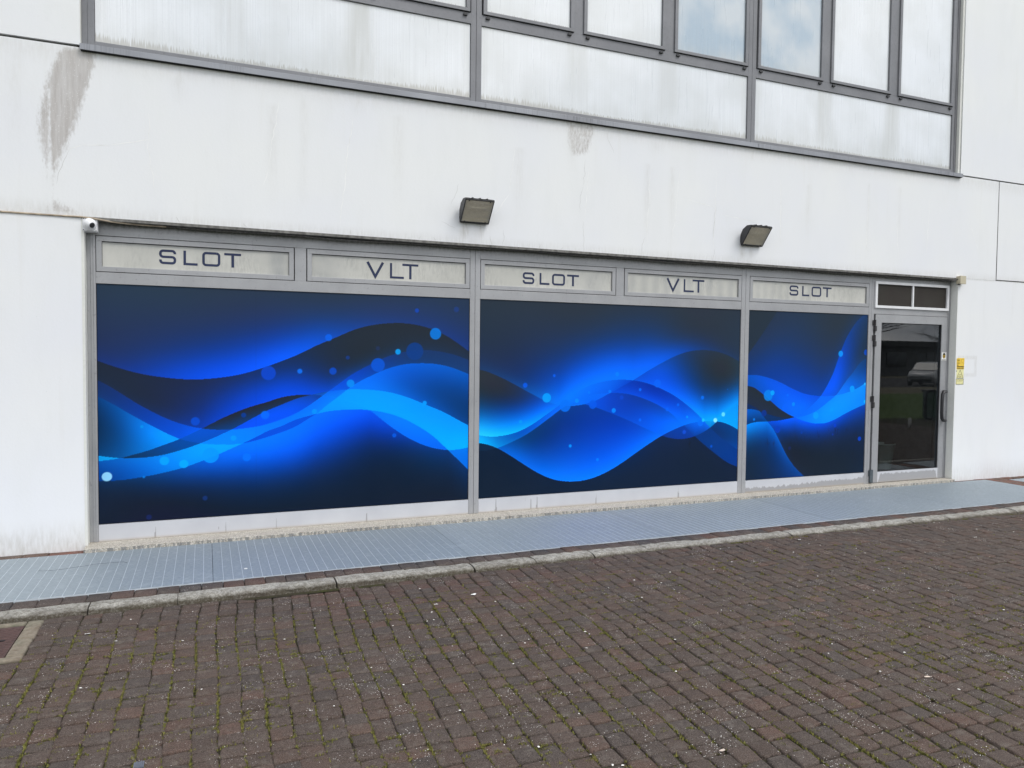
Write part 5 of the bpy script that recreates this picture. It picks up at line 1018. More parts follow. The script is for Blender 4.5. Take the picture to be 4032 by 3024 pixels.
# ---- stickers and small signs
M_YEL = plain('yellow_sticker', (.80,.55,.06), .45, .4, var=.12); M_PALEY = plain('pale_yellow_sticker', (.78,.74,.38), .45, .4, var=.05)
M_WST = plain('white_sticker', (.82,.82,.80), .4, .4, var=.03); M_INK = plain('dark_olive_ink', (.045,.04,.02), .5, .3); M_OCH = plain('ochre_ink', (.42,.28,.04), .5, .3)
def text(parent, s, x, z, size, y, mat, align='CENTER', wid=None):
    c = bpy.data.curves.new('text', 'FONT'); c.body = s; c.size = size; c.align_x = align; c.align_y = 'CENTER'; c.extrude = .0002; c.resolution_u = 2
    o = bpy.data.objects.new('tmp', c); COL.objects.link(o)
    me = bpy.data.meshes.new_from_object(o); bpy.data.objects.remove(o)
    v = np.zeros(len(me.vertices)*3, np.float32); me.vertices.foreach_get('co', v); v = v.reshape(-1, 3)
    k = 1.0
    if wid: k = wid/(v[:,0].max()-v[:,0].min())
    pl = world_loc(parent)
    nv = np.stack([v[:,0]*k + x - pl[0], -v[:,2] + y - .0003 - pl[1], v[:,1] + z - pl[2]], 1).astype(np.float32)
    me.vertices.foreach_set('co', nv.ravel()); me.materials.clear(); me.materials.append(mat); me.update(); me.name = 'lettering'
    t = bpy.data.objects.new('lettering', me); COL.objects.link(t); t.parent = parent
    return t

# white sticker on the door stile
t = thing('sticker', (9.346, -.006, 1.396), 'small white sticker with a gold and black badge on the door frame above the handle', 'sticker')
mb = MB(); mb.box(9.302, 9.385, -.0056, -.0046, 1.344, 1.449); mb.build('backing', M_WST, t)
mb = MB(); y = -.0064
mb.prism_y([(9.317,1.412),(9.322,1.385),(9.344,1.366),(9.366,1.385),(9.371,1.412),(9.358,1.420),(9.330,1.420)], y, -.0057); mb.build('badge', M_OCH, t)
mb = MB(); mb.prism_y([(9.322,1.413),(9.320,1.424),(9.330,1.434),(9.344,1.438),(9.358,1.434),(9.368,1.424),(9.366,1.413)], y-.0004, -.0058)
for i in range(3): mb.prism_y([(9.326,1.398-.008*i),(9.362,1.398-.008*i),(9.362,1.401-.008*i),(9.326,1.401-.008*i)], y-.0004, -.0065)
mb.build('badge_crest', M_INK, t)
mb = MB()
xx = 9.311
rs = np.random.default_rng(3)
while xx < 9.372:
    w = .003+.003*rs.random(); mb.box(xx, xx+w, -.0062, -.0056, 1.438, 1.443); mb.box(xx-.0005, xx+w+.001, -.0062, -.0056, 1.349, 1.357); xx += w+.0018
mb.build('lettering', M_INK, t)

# yellow sign on the wall
t = thing('warning_sign', (9.53, WY, 1.31), 'bright yellow rectangular sign, topmost of the three on the wall by the door', 'sign', 'small yellow signs on the wall beside the door')
mb = MB(); mb.prism_y([(9.462,1.237),(9.594,1.237),(9.599,1.378),(9.480,1.380),(9.473,1.372),(9.460,1.371)], -.0925, WY-.0003); mb.build('plate', M_YEL, t)
mb = MB(); y0, y1 = -.0932, -.0926
mb.box(9.469, 9.589, y0, y1, 1.264, 1.276)
for zz, a, b in ((1.353,9.466,9.51),(1.346,9.472,9.512),(1.311,9.468,9.515),(1.290,9.469,9.492),(1.284,9.469,9.492),(1.251,9.470,9.530),(1.251,9.548,9.588),(1.243,9.470,9.588)): mb.box(a, b, y0, y1, zz, zz+.0045)
mb.build('print', M_INK, t)
mb = MB(); mb.tube([(9.566+.022*math.cos(a)*(1+.25*math.sin(3*a)), -.0930, 1.342+.024*math.sin(a)) for a in np.linspace(0, 6.28, 22)], .0016, 4)
mb.tube([(9.488+.012*math.cos(a), -.0930, 1.328+.008*math.sin(a)) for a in np.linspace(0, 6.28, 12)], .0014, 4); mb.tube([(9.57,-.093,1.320),(9.580,-.093,1.305),(9.591,-.093,1.302)], .0016, 4)
mb.build('emblem', M_OCH, t)
# triangle sign
t = thing('warning_sign', (9.527, WY, 1.18), 'pale yellow triangle warning sign between the bright yellow sign and the ATTENZIONE plate', 'sign', 'small yellow signs on the wall beside the door')
mb = MB(); mb.box(9.465, 9.592, -.0920, WY-.0003, 1.1245, 1.236); mb.build('plate', M_PALEY, t)
mb = MB(); tri = [(9.470,1.1285),(9.526,1.231),(9.586,1.1285)]
for p, q in zip(tri, tri[1:]+tri[:1]): stroke_poly(mb, [p, q], .0042, -.0927, -.0921)
mb.build('triangle_border', M_INK, t)
mb = MB(); mb.tube([(9.529+.017*math.cos(a), -.0925, 1.163+.017*math.sin(a)) for a in np.linspace(0, 6.28, 16)], .0011, 4)
stroke_poly(mb, [(9.497,1.142),(9.497,1.150),(9.512,1.150)], .003, -.0926, -.0921); stroke_poly(mb, [(9.514,1.139),(9.545,1.143),(9.553,1.156)], .003, -.0926, -.0921)
mb.tube([(9.520,-.0925,1.170),(9.538,-.0925,1.170)], .001, 4); mb.build('symbol', M_INK, t)
# attenzione plate
t = thing('warning_sign', (9.525, WY, 1.083), 'pale yellow ATTENZIONE plate with dark border, lowest of the three signs', 'sign', 'small yellow signs on the wall beside the door')
mb = MB(); mb.box(9.458, 9.594, -.0920, WY-.0003, 1.047, 1.120); mb.build('plate', M_PALEY, t)
mb = MB(); q = [(9.460,1.049),(9.592,1.049),(9.592,1.118),(9.460,1.118)]
for a_, b_ in zip(q, q[1:]+q[:1]): stroke_poly(mb, [a_, b_], .0045, -.0927, -.0921)
mb.build('border', M_INK, t)
text(t, 'ATTENZIONE', 9.527, 1.101, .016, -.0921, plain('grey_ink', (.22,.20,.10)), wid=.105)
mb = MB(); mb.box(9.478, 9.573, -.0924, -.0921, 1.085, 1.0875); mb.box(9.562, 9.583, -.0924, -.0921, 1.060, 1.065); mb.build('small_print', plain('faded_ink', (.30,.28,.15)), t)
# tiny grey plug beside the triangle
mb = MB(); mb.lathe((9.462, WY, 1.216), (0,-1,0), [(.007,0),(.007,.004),(.004,.006)], 12); o = mb.build('wall_plug', plain('grey_plug', (.25,.25,.25))); tag(o, 'tiny grey wall plug beside the triangle warning sign', 'wall plug')

# ---- waste bin behind the door glass
t = thing('waste_bin', (9.33, .85, -.135), 'pale green open waste bin standing inside behind the door glass', 'waste bin')
M_BIN = plain('translucent_green_bin', (.62,.74,.62), .35, .5, var=.05)
mb = MB(); c0 = (9.33, .85, -.134); sg = 40
prof = [(.105,0),(.108,.006),(.148,.325),(.156,.327),(.158,.335),(.156,.341),(.149,.341),(.146,.334),(.104,.01)]
mb.lathe(c0, (0,0,1), prof, sg); mb.build('bin_body', M_BIN, t, smooth=True)
# ------------------------------------------------------------------ ground in front of the building
KX = [-9, -.4, .1, 1.4, 2.8, 4.2, 6.0, 8.5, 14]; KZ = [-.200, -.200, -.207, -.219, -.204, -.186, -.191, -.200, -.20]
def road_z(x, y=None): return np.interp(x, KX, KZ)

def flat(name, x0, x1, y0, y1, z, mat, kind='structure', nx=1, ny=1, zf=None):
    xs = np.linspace(x0, x1, nx+1); ys = np.linspace(y0, y1, ny+1); gx, gy = np.meshgrid(xs, ys)
    V = np.stack([gx.ravel(), gy.ravel(), (np.full(gx.size, z) if zf is None else zf(gx.ravel(), gy.ravel()))], 1)
    i = np.arange(V.shape[0]).reshape(gx.shape)
    F = np.stack([i[:-1,:-1].ravel(), i[:-1,1:].ravel(), i[1:,1:].ravel(), i[1:,:-1].ravel()], 1)
    o = np_mesh(name, V, F, mat); o['kind'] = kind; return o
m = NT('dry_verge', .95, .1); n_ = m.noise(m.P(), 2.0, 5); m.col(m.mix(n_, (.10,.095,.06), (.20,.18,.13))); M_VERGE = m.mat
m = NT('lawn_grass', .9, .1); n_ = m.noise(m.P(), 3.0, 6, .7); m.col(m.mix(n_, (.045,.075,.015), (.11,.17,.045))); M_LAWN = m.mat
M_ASPH = plain('asphalt', (.05,.05,.052), .9, .2, var=.2, scale=6)
flat('ground', -300, 300, -300, 300, -.30, M_VERGE)
flat('lawn', -60, 90, -18.3, -7.75, -.245, M_LAWN)
flat('road', -60, 120, -40, -24.2, -.27, M_ASPH)
flat('verge', -60, 90, -24.15, -18.35, -.255, M_VERGE)
flat('paving_bed', -9, 18, -7.74, -1.50, -.21, M_SOIL, nx=180, ny=60, zf=lambda x, y: road_z(x)+.004*np.sin(x*2.7+1)*np.sin(y*2.1)-.0105)
flat('walkway_bed', -9, 18, -1.62, .2, -.215, M_SOIL)

# pavers: one tumbled block after another, each its own solid
MH = (-.80, -.085, -2.215, -1.60)      # manhole frame footprint
COLS = []
def make_pavers():
    rg = np.random.default_rng(21)
    Vs, Fs, Cs = [], [], []
    n = 0
    cx = -3.0; col = 0; drift = 0.0; COLS.clear()
    pal = np.array([1.04,.99,.95])*np.array([[.088,.068,.058],[.080,.068,.061],[.098,.069,.056],[.066,.062,.060],[.110,.070,.054],[.090,.067,.057],[.125,.074,.057]])
    pal = pal*.68 + pal.mean(0)*.32
    pw = np.array([.25,.20,.18,.13,.09,.10,.05])
    def lean(x, y):
        k = np.interp(x, [-1, .3, 1.2, 2.2, 3.0, 4, 8], [.012,.018,.026,.034,.034,.030,.025])
        return k*(y+1.6) + .016*math.sin(x*1.9+y*1.5) + .006*math.sin(y*5+x*3.1)
    while cx < 16.2:
        w = (.1045 if cx < 1.3 else .1000) + rg.normal()*.0026; COLS.append(cx)
        drift = drift*.88 + rg.normal()*.0085
        yend = -1.575 if cx < 16 else -1.6
        y = yend; j = 0
        ylim = -7.72
        if cx > 9: ylim = -7.72
        while y > ylim:
            j += 1
            ynx = yend - j*.0975 + drift*min(1, j/2.0) + .018*math.sin(cx*1.3+j*.21) + .007*math.sin(j*1.9+.3) + rg.normal()*.0034
            ynx = min(ynx, y-.062)
            x0, x1, y1, y0 = cx, cx+w, y, ynx
            y = ynx
            if x1 > MH[0] and x0 < MH[1]-.02 and y1 > MH[2] and y0 < MH[3]: continue
            near = (x0 < 9.5 and y1 > -5.6)
            gx = .0010 + .0020*rg.random(); gy = .0018 + .0028*rg.random()
            xc, yc = (x0+x1)/2, (y0+y1)/2
            sh0, sh1 = lean(xc, y0), lean(xc, y1)
            hz = road_z(xc) + .004*math.sin(xc*2.7+1)*math.sin(yc*2.1) + rg.normal()*.0020; tx, ty = rg.normal()*.020, rg.normal()*.020
            if rg.random() < .05: hz -= .003
            a = np.array([[x0+gx, y0+gy],[x1-gx, y0+gy],[x1-gx, y1-gy],[x0+gx, y1-gy]]) + rg.normal(size=(4,2))*.0037
            a[0,0] += sh0; a[1,0] += sh0; a[2,0] += sh1; a[3,0] += sh1
            # rounded-corner outline (12 points), some corners knocked off
            out = []
            cr = np.full(4, .005) + rg.random(4)*.009
            for k in range(4):
                p = a[k]; q0 = a[k-1]-p; q1 = a[(k+1) % 4]-p
                q0 = q0/np.hypot(*q0); q1 = q1/np.hypot(*q1)
                out += [p+q0*cr[k], p+(q0+q1)*cr[k]*.30, p+q1*cr[k]]
            out = np.array(out); c = out.mean(0)
            def ring(s, dz):
                r = c+(out-c)*s
                z = hz+dz+(r[:,0]-xc)*tx+(r[:,1]-yc)*ty
                return np.column_stack([r, z])
            ins = 1-.0050/(w/2); ins2 = 1-.0120/(w/2)
            R = [ring(1.0, -.03), ring(1.0, -.0045), ring(ins, -.0013), ring(ins2, .0)]
            V = np.vstack(R); k = 12
            F = []
            for r in range(3):
                b = r*k
                for i in range(k): F.append([b+i, b+(i+1) % k, b+k+(i+1) % k, b+k+i])
            t = 3*k
            F += [[t, t+1, t+2, t+3], [t, t+3, t+10, t+11], [t+3, t+4, t+9, t+10], [t+4, t+5, t+8, t+9], [t+5, t+6, t+7, t+8]]
            Vs.append(V); Fs.append(np.array(F)+n); n += len(V)
            red = .5+.5*math.sin(xc*1.3+yc*2.1+1)
            cc = pal[rg.choice(7, p=pw)]*(1+rg.normal()*.09)
            if xc > 1.2 and xc < 3.6 and yc > -2.3 and rg.random() < .35: cc = np.array([.108,.062,.050])*(1+rg.normal()*.1)
            Cs.append(np.tile(cc, (len(V), 1)))
        cx += w; col += 1
    return np.vstack(Vs), np.vstack(Fs), np.clip(np.vstack(Cs), 0, 1)
pv, pf, pc = make_pavers()
o = np_mesh('paved_forecourt', pv, pf, M_PAVER, None, {'tint': pc}); o['kind'] = 'structure'
del pv, pf, pc

# kerb
def kerb_prof(x, jit):
    zb = float(road_z(x))
    return [(-1.440, -.1735+jit), (-1.512, -.1725+jit), (-1.545, -.1768+jit), (-1.566, -.1870+jit), (-1.573, min(-.196, zb+.006)), (-1.585, zb-.02), (-1.44, -.25)]
rk = np.random.default_rng(9)
kb = MB(); x = .121-.489*18
while x < 18:
    jx = rk.normal()*.003; jz = rk.normal()*.0018; jy = rk.normal()*.0025
    x0, x1 = x+.003+jx, x+.489-.003+jx; N = 10
    vs = []; fs = []
    for i in range(N+1):
        xx = x0+(x1-x0)*i/N
        for p, (yy, zz) in enumerate(kerb_prof(xx, jz)):
            e = .0025 if i in (0, N) else 0
            vs.append((xx, yy+jy+rk.normal()*.0024*(2 <= p <= 4), zz-e+rk.normal()*.0016*(p <= 4)))
    for i in range(N):
        for p in range(7):
            q = (p+1) % 7; fs.append((i*7+p, i*7+q, (i+1)*7+q, (i+1)*7+p))
    fs.append(tuple(range(7))[::-1]); fs.append(tuple(range(N*7, N*7+7)))
    kb.add(vs, fs); x += .489
o = kb.build('kerb', M_KERB); o['kind'] = 'structure'

# row of dark bricks between kerb and grating, red ones by the wall
def brick_row(name, cells, mat_attr, pal, top, jit=.0015, chamfer=.004):
    Vs, Fs, Cs = [], [], []; n = 0; rg = np.random.default_rng(len(cells))
    for (x0, x1, y0, y1) in cells:
        z = top+rg.normal()*jit; c = chamfer
        b = np.array([[x0,y0,z-.05],[x1,y0,z-.05],[x1,y1,z-.05],[x0,y1,z-.05],[x0,y0,z-c],[x1,y0,z-c],[x1,y1,z-c],[x0,y1,z-c],[x0+c,y0+c,z],[x1-c,y0+c,z],[x1-c,y1-c,z],[x0+c,y1-c,z]])
        F = np.array([[0,1,5,4],[1,2,6,5],[2,3,7,6],[3,0,4,7],[4,5,9,8],[5,6,10,9],[6,7,11,10],[7,4,8,11],[8,9,10,11]])+n
        Vs.append(b); Fs.append(F); n += 12
        Cs.append(np.tile(np.array(pal[rg.integers(len(pal))])*(1+rg.normal()*.08), (12, 1)))
    o = np_mesh(name, np.vstack(Vs), np.vstack(Fs), mat_attr, None, {'tint': np.clip(np.vstack(Cs), 0, 1)}); o['kind'] = 'structure'; return o
M_BRICK = mk_paver('edging_brick')
cells = []; x = -.302-.1315*60
while x < 18: cells.append((x+.0022, x+.1315-.0022, -1.432, -1.292)); x += .1315
brick_row('brick_edging', cells, M_BRICK, [(.085,.068,.063),(.075,.065,.063),(.062,.060,.062),(.10,.066,.055),(.088,.07,.064),(.12,.065,.052)], -.171)
cells = []; x = -9
while x < -.21: cells.append((x+.002, x+.0835*2-.002, -.190, -.092)); x += .0835*2
cells[-1] = (cells[-1][0], -.083, -.190, -.092)
x = 9.50
while x < 17.8: cells.append((x+.002, x+.165, -.150, -.092)); x += .167
yy = -1.27
while yy < -.16: cells.append((9.996, 10.09, yy+.002, yy+.165)); cells.append((10.094, 10.19, yy+.06, yy+.223)); cells.append((10.194, 10.285, yy+.002, yy+.165)); yy += .167
brick_row('red_brick_strip', cells, M_BRICK, [(.26,.105,.075),(.22,.10,.075),(.20,.12,.09),(.28,.12,.09),(.16,.11,.085)], -.172)

# grating panels, each one a thing
seams = [-3.0, -.99, .82, 2.63, 4.44, 6.25, 8.055, 9.985]
names = ['steel grating panel reaching out past the end of the white wall foot', 'steel grating panel below the corner of the shopfront and the red bricks', 'steel grating panel below the broadest blue panel, with a white spot on it',
         'steel grating panel below the post between the two widest blue panels', 'steel grating panel below the middle of the second blue panel', 'steel grating panel below the narrow blue panel', 'steel grating panel below the door']
names = ['steel grating panel at the far end away from the door, crossed by a scratch', 'steel grating panel at the shopfront corner with a thin black wire on it', 'steel grating panel below the broadest blue panel, with a white spot on it',
         'steel grating panel below the post between the two widest blue panels', 'steel grating panel below the second blue panel near the narrow one', 'steel grating panel below the narrow blue panel', 'steel grating panel beyond the door sill, ending at the brick strip']
def grating(x0, x1, y0, y1, label):
    t = thing('grating_panel', ((x0+x1)/2, (y0+y1)/2, -.17), label, 'grating', 'galvanised grating panels along the shopfront')
    zt = -.1705 + rk.normal()*.0006
    mb = MB(); mb.box(x0+.0015, x1-.0015, y0+.004, y1, zt-.02, zt); mb.build('grating_sheet', M_GRATE, t)
    mb = MB()
    xb = x0+.0625 - ((x0-.0) % .0625) + .010
    while xb < x1-.01:
        # every cross bar as a short broken line of raised steel
        y = y1-.006
        mb.box(xb-.0015, xb+.0015, y0+.008, y, zt+.0002, zt+.0022)
        xb += .0625
    mb.build('cross_bars', M_GBAR, t)
    mb = MB(); mb.box(x0+.001, x1-.001, y0, y0+.0035, zt-.03, zt+.003); mb.build('edge_strip', M_GBAR, t)
    mb = MB(); mb.box(x0-.0012, x0+.0012, y0, y1, zt-.03, zt-.004); mb.build('end_gap', M_GASKET, t)
    return t
for i in range(len(seams)-1):
    grating(seams[i], seams[i+1], -1.288, -.205+.008*max(0, seams[i])-.002 if i > 1 else -.198, names[i])
grating(10.30, 12.1, -1.288, -.24, 'steel grating panel past the brick strip, cut off by the photo edge')

# ---- manhole
t = thing('manhole', (-.45, -1.92, -.2), 'rusty red manhole cover in a worn concrete frame at the kerb', 'manhole cover')
M_MHC = plain('rusty_red_cast_iron', (.080,.045,.041), .65, .4, .2, var=.25, scale=30)
m = NT('worn_frame_concrete', .95, .15); n1 = m.noise(m.P(), 26, 5, .7); n2 = m.noise(m.P(), 5, 3)
m.col(m.mix(m.rng(n1,.3,.7), m.mix(m.rng(n2,.4,.6),(.150,.122,.092),(.125,.125,.09)), (.27,.235,.185))); m.bump(n1, .9, .008); M_MHF = m.mat
mb = MB(); ztop = -.196
for x0, x1, y0, y1 in ((-.168,-.088,-1.76,-1.615),(-.168,-.085,-1.905,-1.768),(-.168,-.088,-2.155,-1.910),(-.46,-.085,-2.212,-2.160),(-.80,-.464,-2.212,-2.160),(-.80,-.172,-1.665,-1.612),(-.80,-.745,-2.155,-1.67)):
    mb.box(x0, x1, y0, y1, -.26, ztop+random.uniform(-.002,.002))
mb.build('frame', M_MHF, t, bevel=.009)
mb = MB(); zc = ztop-.0075; mb.box(-.742, -.174, -2.152, -1.672, zc-.02, zc); cov = mb.build('cover', M_MHC, t)
mb = MB(); j = 0; y = -2.135
while y < -1.69:
    x = -.73+(.016 if j % 2 else 0)
    while x < -.185:
        r = .0115; L2 = .0062
        mb.add([(x-r,y,zc+.0001),(x,y-L2,zc+.0001),(x+r,y,zc+.0001),(x,y+L2,zc+.0001),(x,y,zc+.0055)], [(0,1,4),(1,2,4),(2,3,4),(3,0,4)])
        x += .032
    y += .0165; j += 1
mb.build('tread_studs', M_MHC, cov)
mb = MB(); mb.box(-.262, -.222, -1.90, -1.886, zc+.0008, zc+.0042); mb.build('lifting_slot', M_GASKET, cov)

# ---- moss and grass in the joints (nobody could count it)
def make_moss():
    rg = np.random.default_rng(4); Vs = []; n = 0
    # joint lines run away from the kerb every 0.1045 m
    P = []
    for i, xj in enumerate(COLS):
        y = -1.6
        while y > -5.5:
            dens = 0
            if xj < 2.9: dens = np.interp(y, [-4.6,-3.6,-2.6,-2.1,-1.8], [.34,.46,.52,.30,.0])
            if xj < 2.9 and xj > 1.2: dens *= .75
            if xj >= 2.9: dens = np.interp(y, [-4.4,-3.4,-2.6,-1.6], [.42,.20,.05,.01])
            if xj > 5.2: dens *= .4
            pch = .5+.5*math.sin(y*7.3+i*2.1)*math.sin(y*3.1-i*1.3)
            if rg.random() < min(1, dens*(.05+1.9*pch**2)*1.35):
                P.append((xj, y, 1.0, rg.random()))
            y -= .0058
    out = []
    for (xj, y, s, r) in P:
        k = np.interp(xj, [-1,.3,1.2,2.2,3.0,4,8], [.012,.018,.026,.034,.034,.030,.025])
        x = xj + k*(y+1.6)+.016*math.sin(xj*1.9+y*1.5)+.006*math.sin(y*5+xj*3.1)+rg.normal()*.0020
        if MH[0] < x < MH[1]+.01 and MH[2] < y < MH[3]: continue
        out.append((x, y+rg.normal()*.004))
    for q in range(3600):      # sparser moss in the cross joints
        x = rg.uniform(-1, 6); y = rg.uniform(-5.2, -1.9)
        if MH[0]-.03 < x < MH[1]+.01 and MH[2]-.03 < y: continue
        for d in range(rg.integers(2, 5)): out.append((x+d*.010, y+rg.normal()*.002))
    for cx, cy, cnt in ((4.9,-1.60,60),(5.5,-1.61,40),(6.9,-1.60,50),(7.6,-1.60,40),(.02,-2.0,26),(6.3,-1.61,30),(8.3,-1.6,30),(2.95,-1.6,18),(.16,-1.86,20),(.30,-1.90,18)):
        for d in range(cnt): out.append((cx+rg.normal()*.10, cy-abs(rg.normal())*.006))
    V = []; F = []
    for (x, y) in out:
        z = float(road_z(x))+.004*math.sin(x*2.7+1)*math.sin(y*2.1)-.0055
        for b in range(6):
            h = rg.uniform(.003, .0075) if rg.random() < .975 else rg.uniform(.009, .018)
            a = rg.uniform(0, 6.28); l = rg.uniform(0, .006)+h*.35; w = rg.uniform(.0018, .0036)
            bx, by = x+rg.normal()*.0028, y+rg.normal()*.0040
            V += [(bx-w*math.sin(a), by+w*math.cos(a), z), (bx+w*math.sin(a), by-w*math.cos(a), z), (bx+l*math.cos(a), by+l*math.sin(a), z+h+.0035)]
            n = len(V); F.append((n-3, n-2, n-1))
    o = np_mesh('moss', np.array(V), np.array(F), M_MOSS); tag(o, kind='stuff'); o['label'] = 'yellow green moss and grass blades growing in the paver joints'
make_moss()

# ---- pale bits scattered over the paving
def make_bits():
    rg = np.random.default_rng(8); V = []; F = []
    cl = rg.uniform([-1,-5.5],[9,-1.65],(180,2))
    pts = []
    for c in cl:
        for q in range(rg.integers(4, 44)): pts.append((c[0]+rg.normal()*.038, c[1]+rg.normal()*.038, rg.uniform(.0010, .0027)))
    for q in range(4200): pts.append((rg.uniform(-1, 10), rg.uniform(-5.6,-1.62), rg.uniform(.0008,.0024)))
    for q in range(130): pts.append((rg.uniform(-.5, 9), rg.uniform(-4.2,-1.62), rg.uniform(.004,.008)))
    for (x, y, r) in pts:
        if MH[0] < x < MH[1] and MH[2] < y: continue
        z = float(road_z(x))+.004*math.sin(x*2.7+1)*math.sin(y*2.1)+.0026; a0 = rg.uniform(0, 6.28); k = 5; e = rg.uniform(.45, 1)
        n = len(V); rr = r*rg.uniform(.75, 1.25, k)
        for i in range(k):
            a = 2*math.pi*i/k; px, py = rr[i]*math.cos(a), rr[i]*e*math.sin(a)
            V.append((x+px*math.cos(a0)-py*math.sin(a0), y+px*math.sin(a0)+py*math.cos(a0), z))
        V.append((x, y, z+r*.45))
        for i in range(k): F.append((n+i, n+(i+1) % k, n+k))
    o = np_mesh('scattered_chips', np.array(V), np.array(F), M_BITS); tag(o, kind='stuff'); o['label'] = 'tiny pale chips and petals scattered over the brown pavers'
make_bits()

def scrap(name, x, y, r, label, cat, mat, z=None, el=.6, rot=0, hgt=.004, seed=0, group=None):
    rg = np.random.default_rng(seed); k = 9; z = float(road_z(x))+.002 if z is None else z
    V = [];
    for lay in (0, 1):
        for i in range(k):
            a = 2*math.pi*i/k; q = r*(.8+.35*rg.random()) if lay == 0 else None
            if lay == 0: V.append([x+q*math.cos(a)*math.cos(rot)-q*el*math.sin(a)*math.sin(rot), y+q*math.cos(a)*math.sin(rot)+q*el*math.sin(a)*math.cos(rot), z+rg.random()*hgt])
            else: v = V[i]; V.append([v[0], v[1], v[2]+.0012])
    F = [tuple(range(k))[::-1], tuple(range(k, 2*k))]+[(i, (i+1) % k, (i+1) % k+k, i+k) for i in range(k)]
    mb = MB(); mb.add(V, F); o = mb.build(name, mat, off=(x, y, z)); return tag(o, label, cat, group)
M_PAP = plain('white_paper', (.78,.78,.76), .7, .3, var=.05); M_SHELL = plain('pale_beige_chip', (.62,.52,.44), .5, .4, var=.1)
scrap('paper_scrap', 2.385, -2.05, .019, 'crumpled white paper scrap on the pavers below the post between the two widest panels', 'litter', M_PAP, seed=1, hgt=.009)
scrap('paper_scrap', 2.11, -2.13, .014, 'flat oval white scrap on the pavers beside the crumpled paper scrap', 'litter', M_PAP, el=.35, rot=-.3, seed=2)
scrap('paper_scrap', 5.44, -1.71, .016, 'white scrap close to the kerb below the narrow blue panel', 'litter', M_PAP, el=.5, rot=.2, seed=4, hgt=.008)
scrap('leaf_scrap', 2.67, -4.21, .0145, 'pale beige leaf scrap low in the picture foreground', 'litter', M_SHELL, el=.6, seed=3, hgt=.006)
scrap('leaf_scrap', 4.02, -4.05, .018, 'cream curled leaf on the pavers at the edge of the picture', 'litter', M_SHELL, el=.35, rot=-.4, seed=7, hgt=.006)
scrap('paper_scrap', .17, -1.93, .014, 'white paper scrap on the pavers near the manhole', 'litter', M_PAP, el=.4, rot=.1, seed=5)
scrap('paper_scrap', .325, -2.10, .010, 'tiny white scrap on the pavers beyond the one near the manhole', 'litter', M_PAP, el=.4, rot=.1, seed=6)
scrap('bird_dropping', 1.035, -1.047, .012, 'white spot lying on the steel grating below the broadest blue panel', 'spot', M_PAP, z=-.1695, seed=9, el=.9, hgt=.001)
mb = MB(); zz = float(road_z(.54))+.002
for i in range(5): mb.box(.522+i*.0075, .522+i*.0075+.005, -3.50, -3.455, zz, zz+.004+.002*(i % 2))
mb.box(.521, .558, -3.5, -3.455, zz-.0005, zz+.002)
o = mb.build('ribbed_clip', plain('blue_grey_plastic', (.13,.14,.17), .4, .5), off=(.54,-3.48,zz), bevel=.0008); tag(o, 'ribbed blue grey plastic clip at the bottom edge of the picture', 'litter')
mb = MB(); mb.tube([(-.30,-.62,-.166),(-.21,-.65,-.164),(-.13,-.66,-.158),(-.03,-.64,-.155),(.06,-.60,-.158),(.15,-.58,-.163),(.22,-.575,-.165),(.25,-.60,-.167)], .0009, 6)
o = mb.build('wire', M_BLACK, smooth=True); tag(o, 'thin curved black wire lying on the grating by the shopfront corner', 'wire')
# ------------------------------------------------------------------ across the street, seen mirrored in the door glass
M_CARP = plain('white_car_paint', (.42,.43,.44), .25, .6, var=.02); M_TYRE = plain('tyre_rubber', (.02,.02,.02), .8, .3); M_RIM = plain('alloy_rim', (.45,.45,.47), .3, .5, .8)
M_CGL = plain('car_glass', (.02,.025,.03), .05, .8); M_LAMP = plain('headlight_glass', (.55,.57,.6), .08, .8)
ct = thing('parked_car', (42.2, -26.0, -.27), 'white hatchback parked across the road, mirrored in the door glass', 'car', rz=0)
def rot_pt(p, ang, o): c, s = math.cos(ang), math.sin(ang); return (o[0]+p[0]*c-p[1]*s, o[1]+p[0]*s+p[1]*c, o[2]+p[2])
CA = math.radians(155); CO = (42.2, -26.0, -.27)
def car_part(name, mb, mat, parent=None, **k):
    mb.v = [rot_pt(p, CA, CO) for p in mb.v]; return mb.build(name, mat, parent or ct, **k)
secs = [(2.02,.42,.62,.60),(1.95,.30,.72,.74),(1.55,.22,.86,.84),(.95,.22,.95,.86),(.3,.22,.98,.87),(-.6,.22,1.0,.87),(-1.4,.22,1.02,.86),(-1.85,.26,1.0,.82),(-2.0,.36,.85,.72)]
mb = MB(); vs = []; fs = []
for (x, zl, zh, w) in secs:
    for (yy, zz) in ((-w*.94, zl), (-w, zl+.15), (-w, zh-.2), (-w*.93, zh), (w*.93, zh), (w, zh-.2), (w, zl+.15), (w*.94, zl)): vs.append((x, yy, zz))
for i in range(len(secs)-1):
    for k in range(8): fs.append((i*8+k, i*8+(k+1) % 8, (i+1)*8+(k+1) % 8, (i+1)*8+k))
fs += [tuple(range(8)), tuple(range(64, 72))[::-1]]
mb.add(vs, fs); body = car_part('body', mb, M_CARP, bevel=.03, smooth=True)
mb = MB(); cs = [(.95,.95,.80,.95),(.25,.97,.72,1.42),(-.4,.97,.70,1.47),(-1.3,.97,.68,1.42),(-1.85,.97,.72,1.0)]
vs = []; fs = []
for (x, zb, wt, zt) in cs:
    vs += [(x,-.82,zb-.05),(x,-wt,zt),(x,wt,zt),(x,.82,zb-.05)]
for i in range(len(cs)-1):
    for k in range(4): fs.append((i*4+k, i*4+(k+1) % 4, (i+1)*4+(k+1) % 4, (i+1)*4+k))
fs += [(0,1,2,3), tuple(range(16,20))[::-1]]; mb.add(vs, fs); car_part('cabin', mb, M_CARP, smooth=True, bevel=.03)
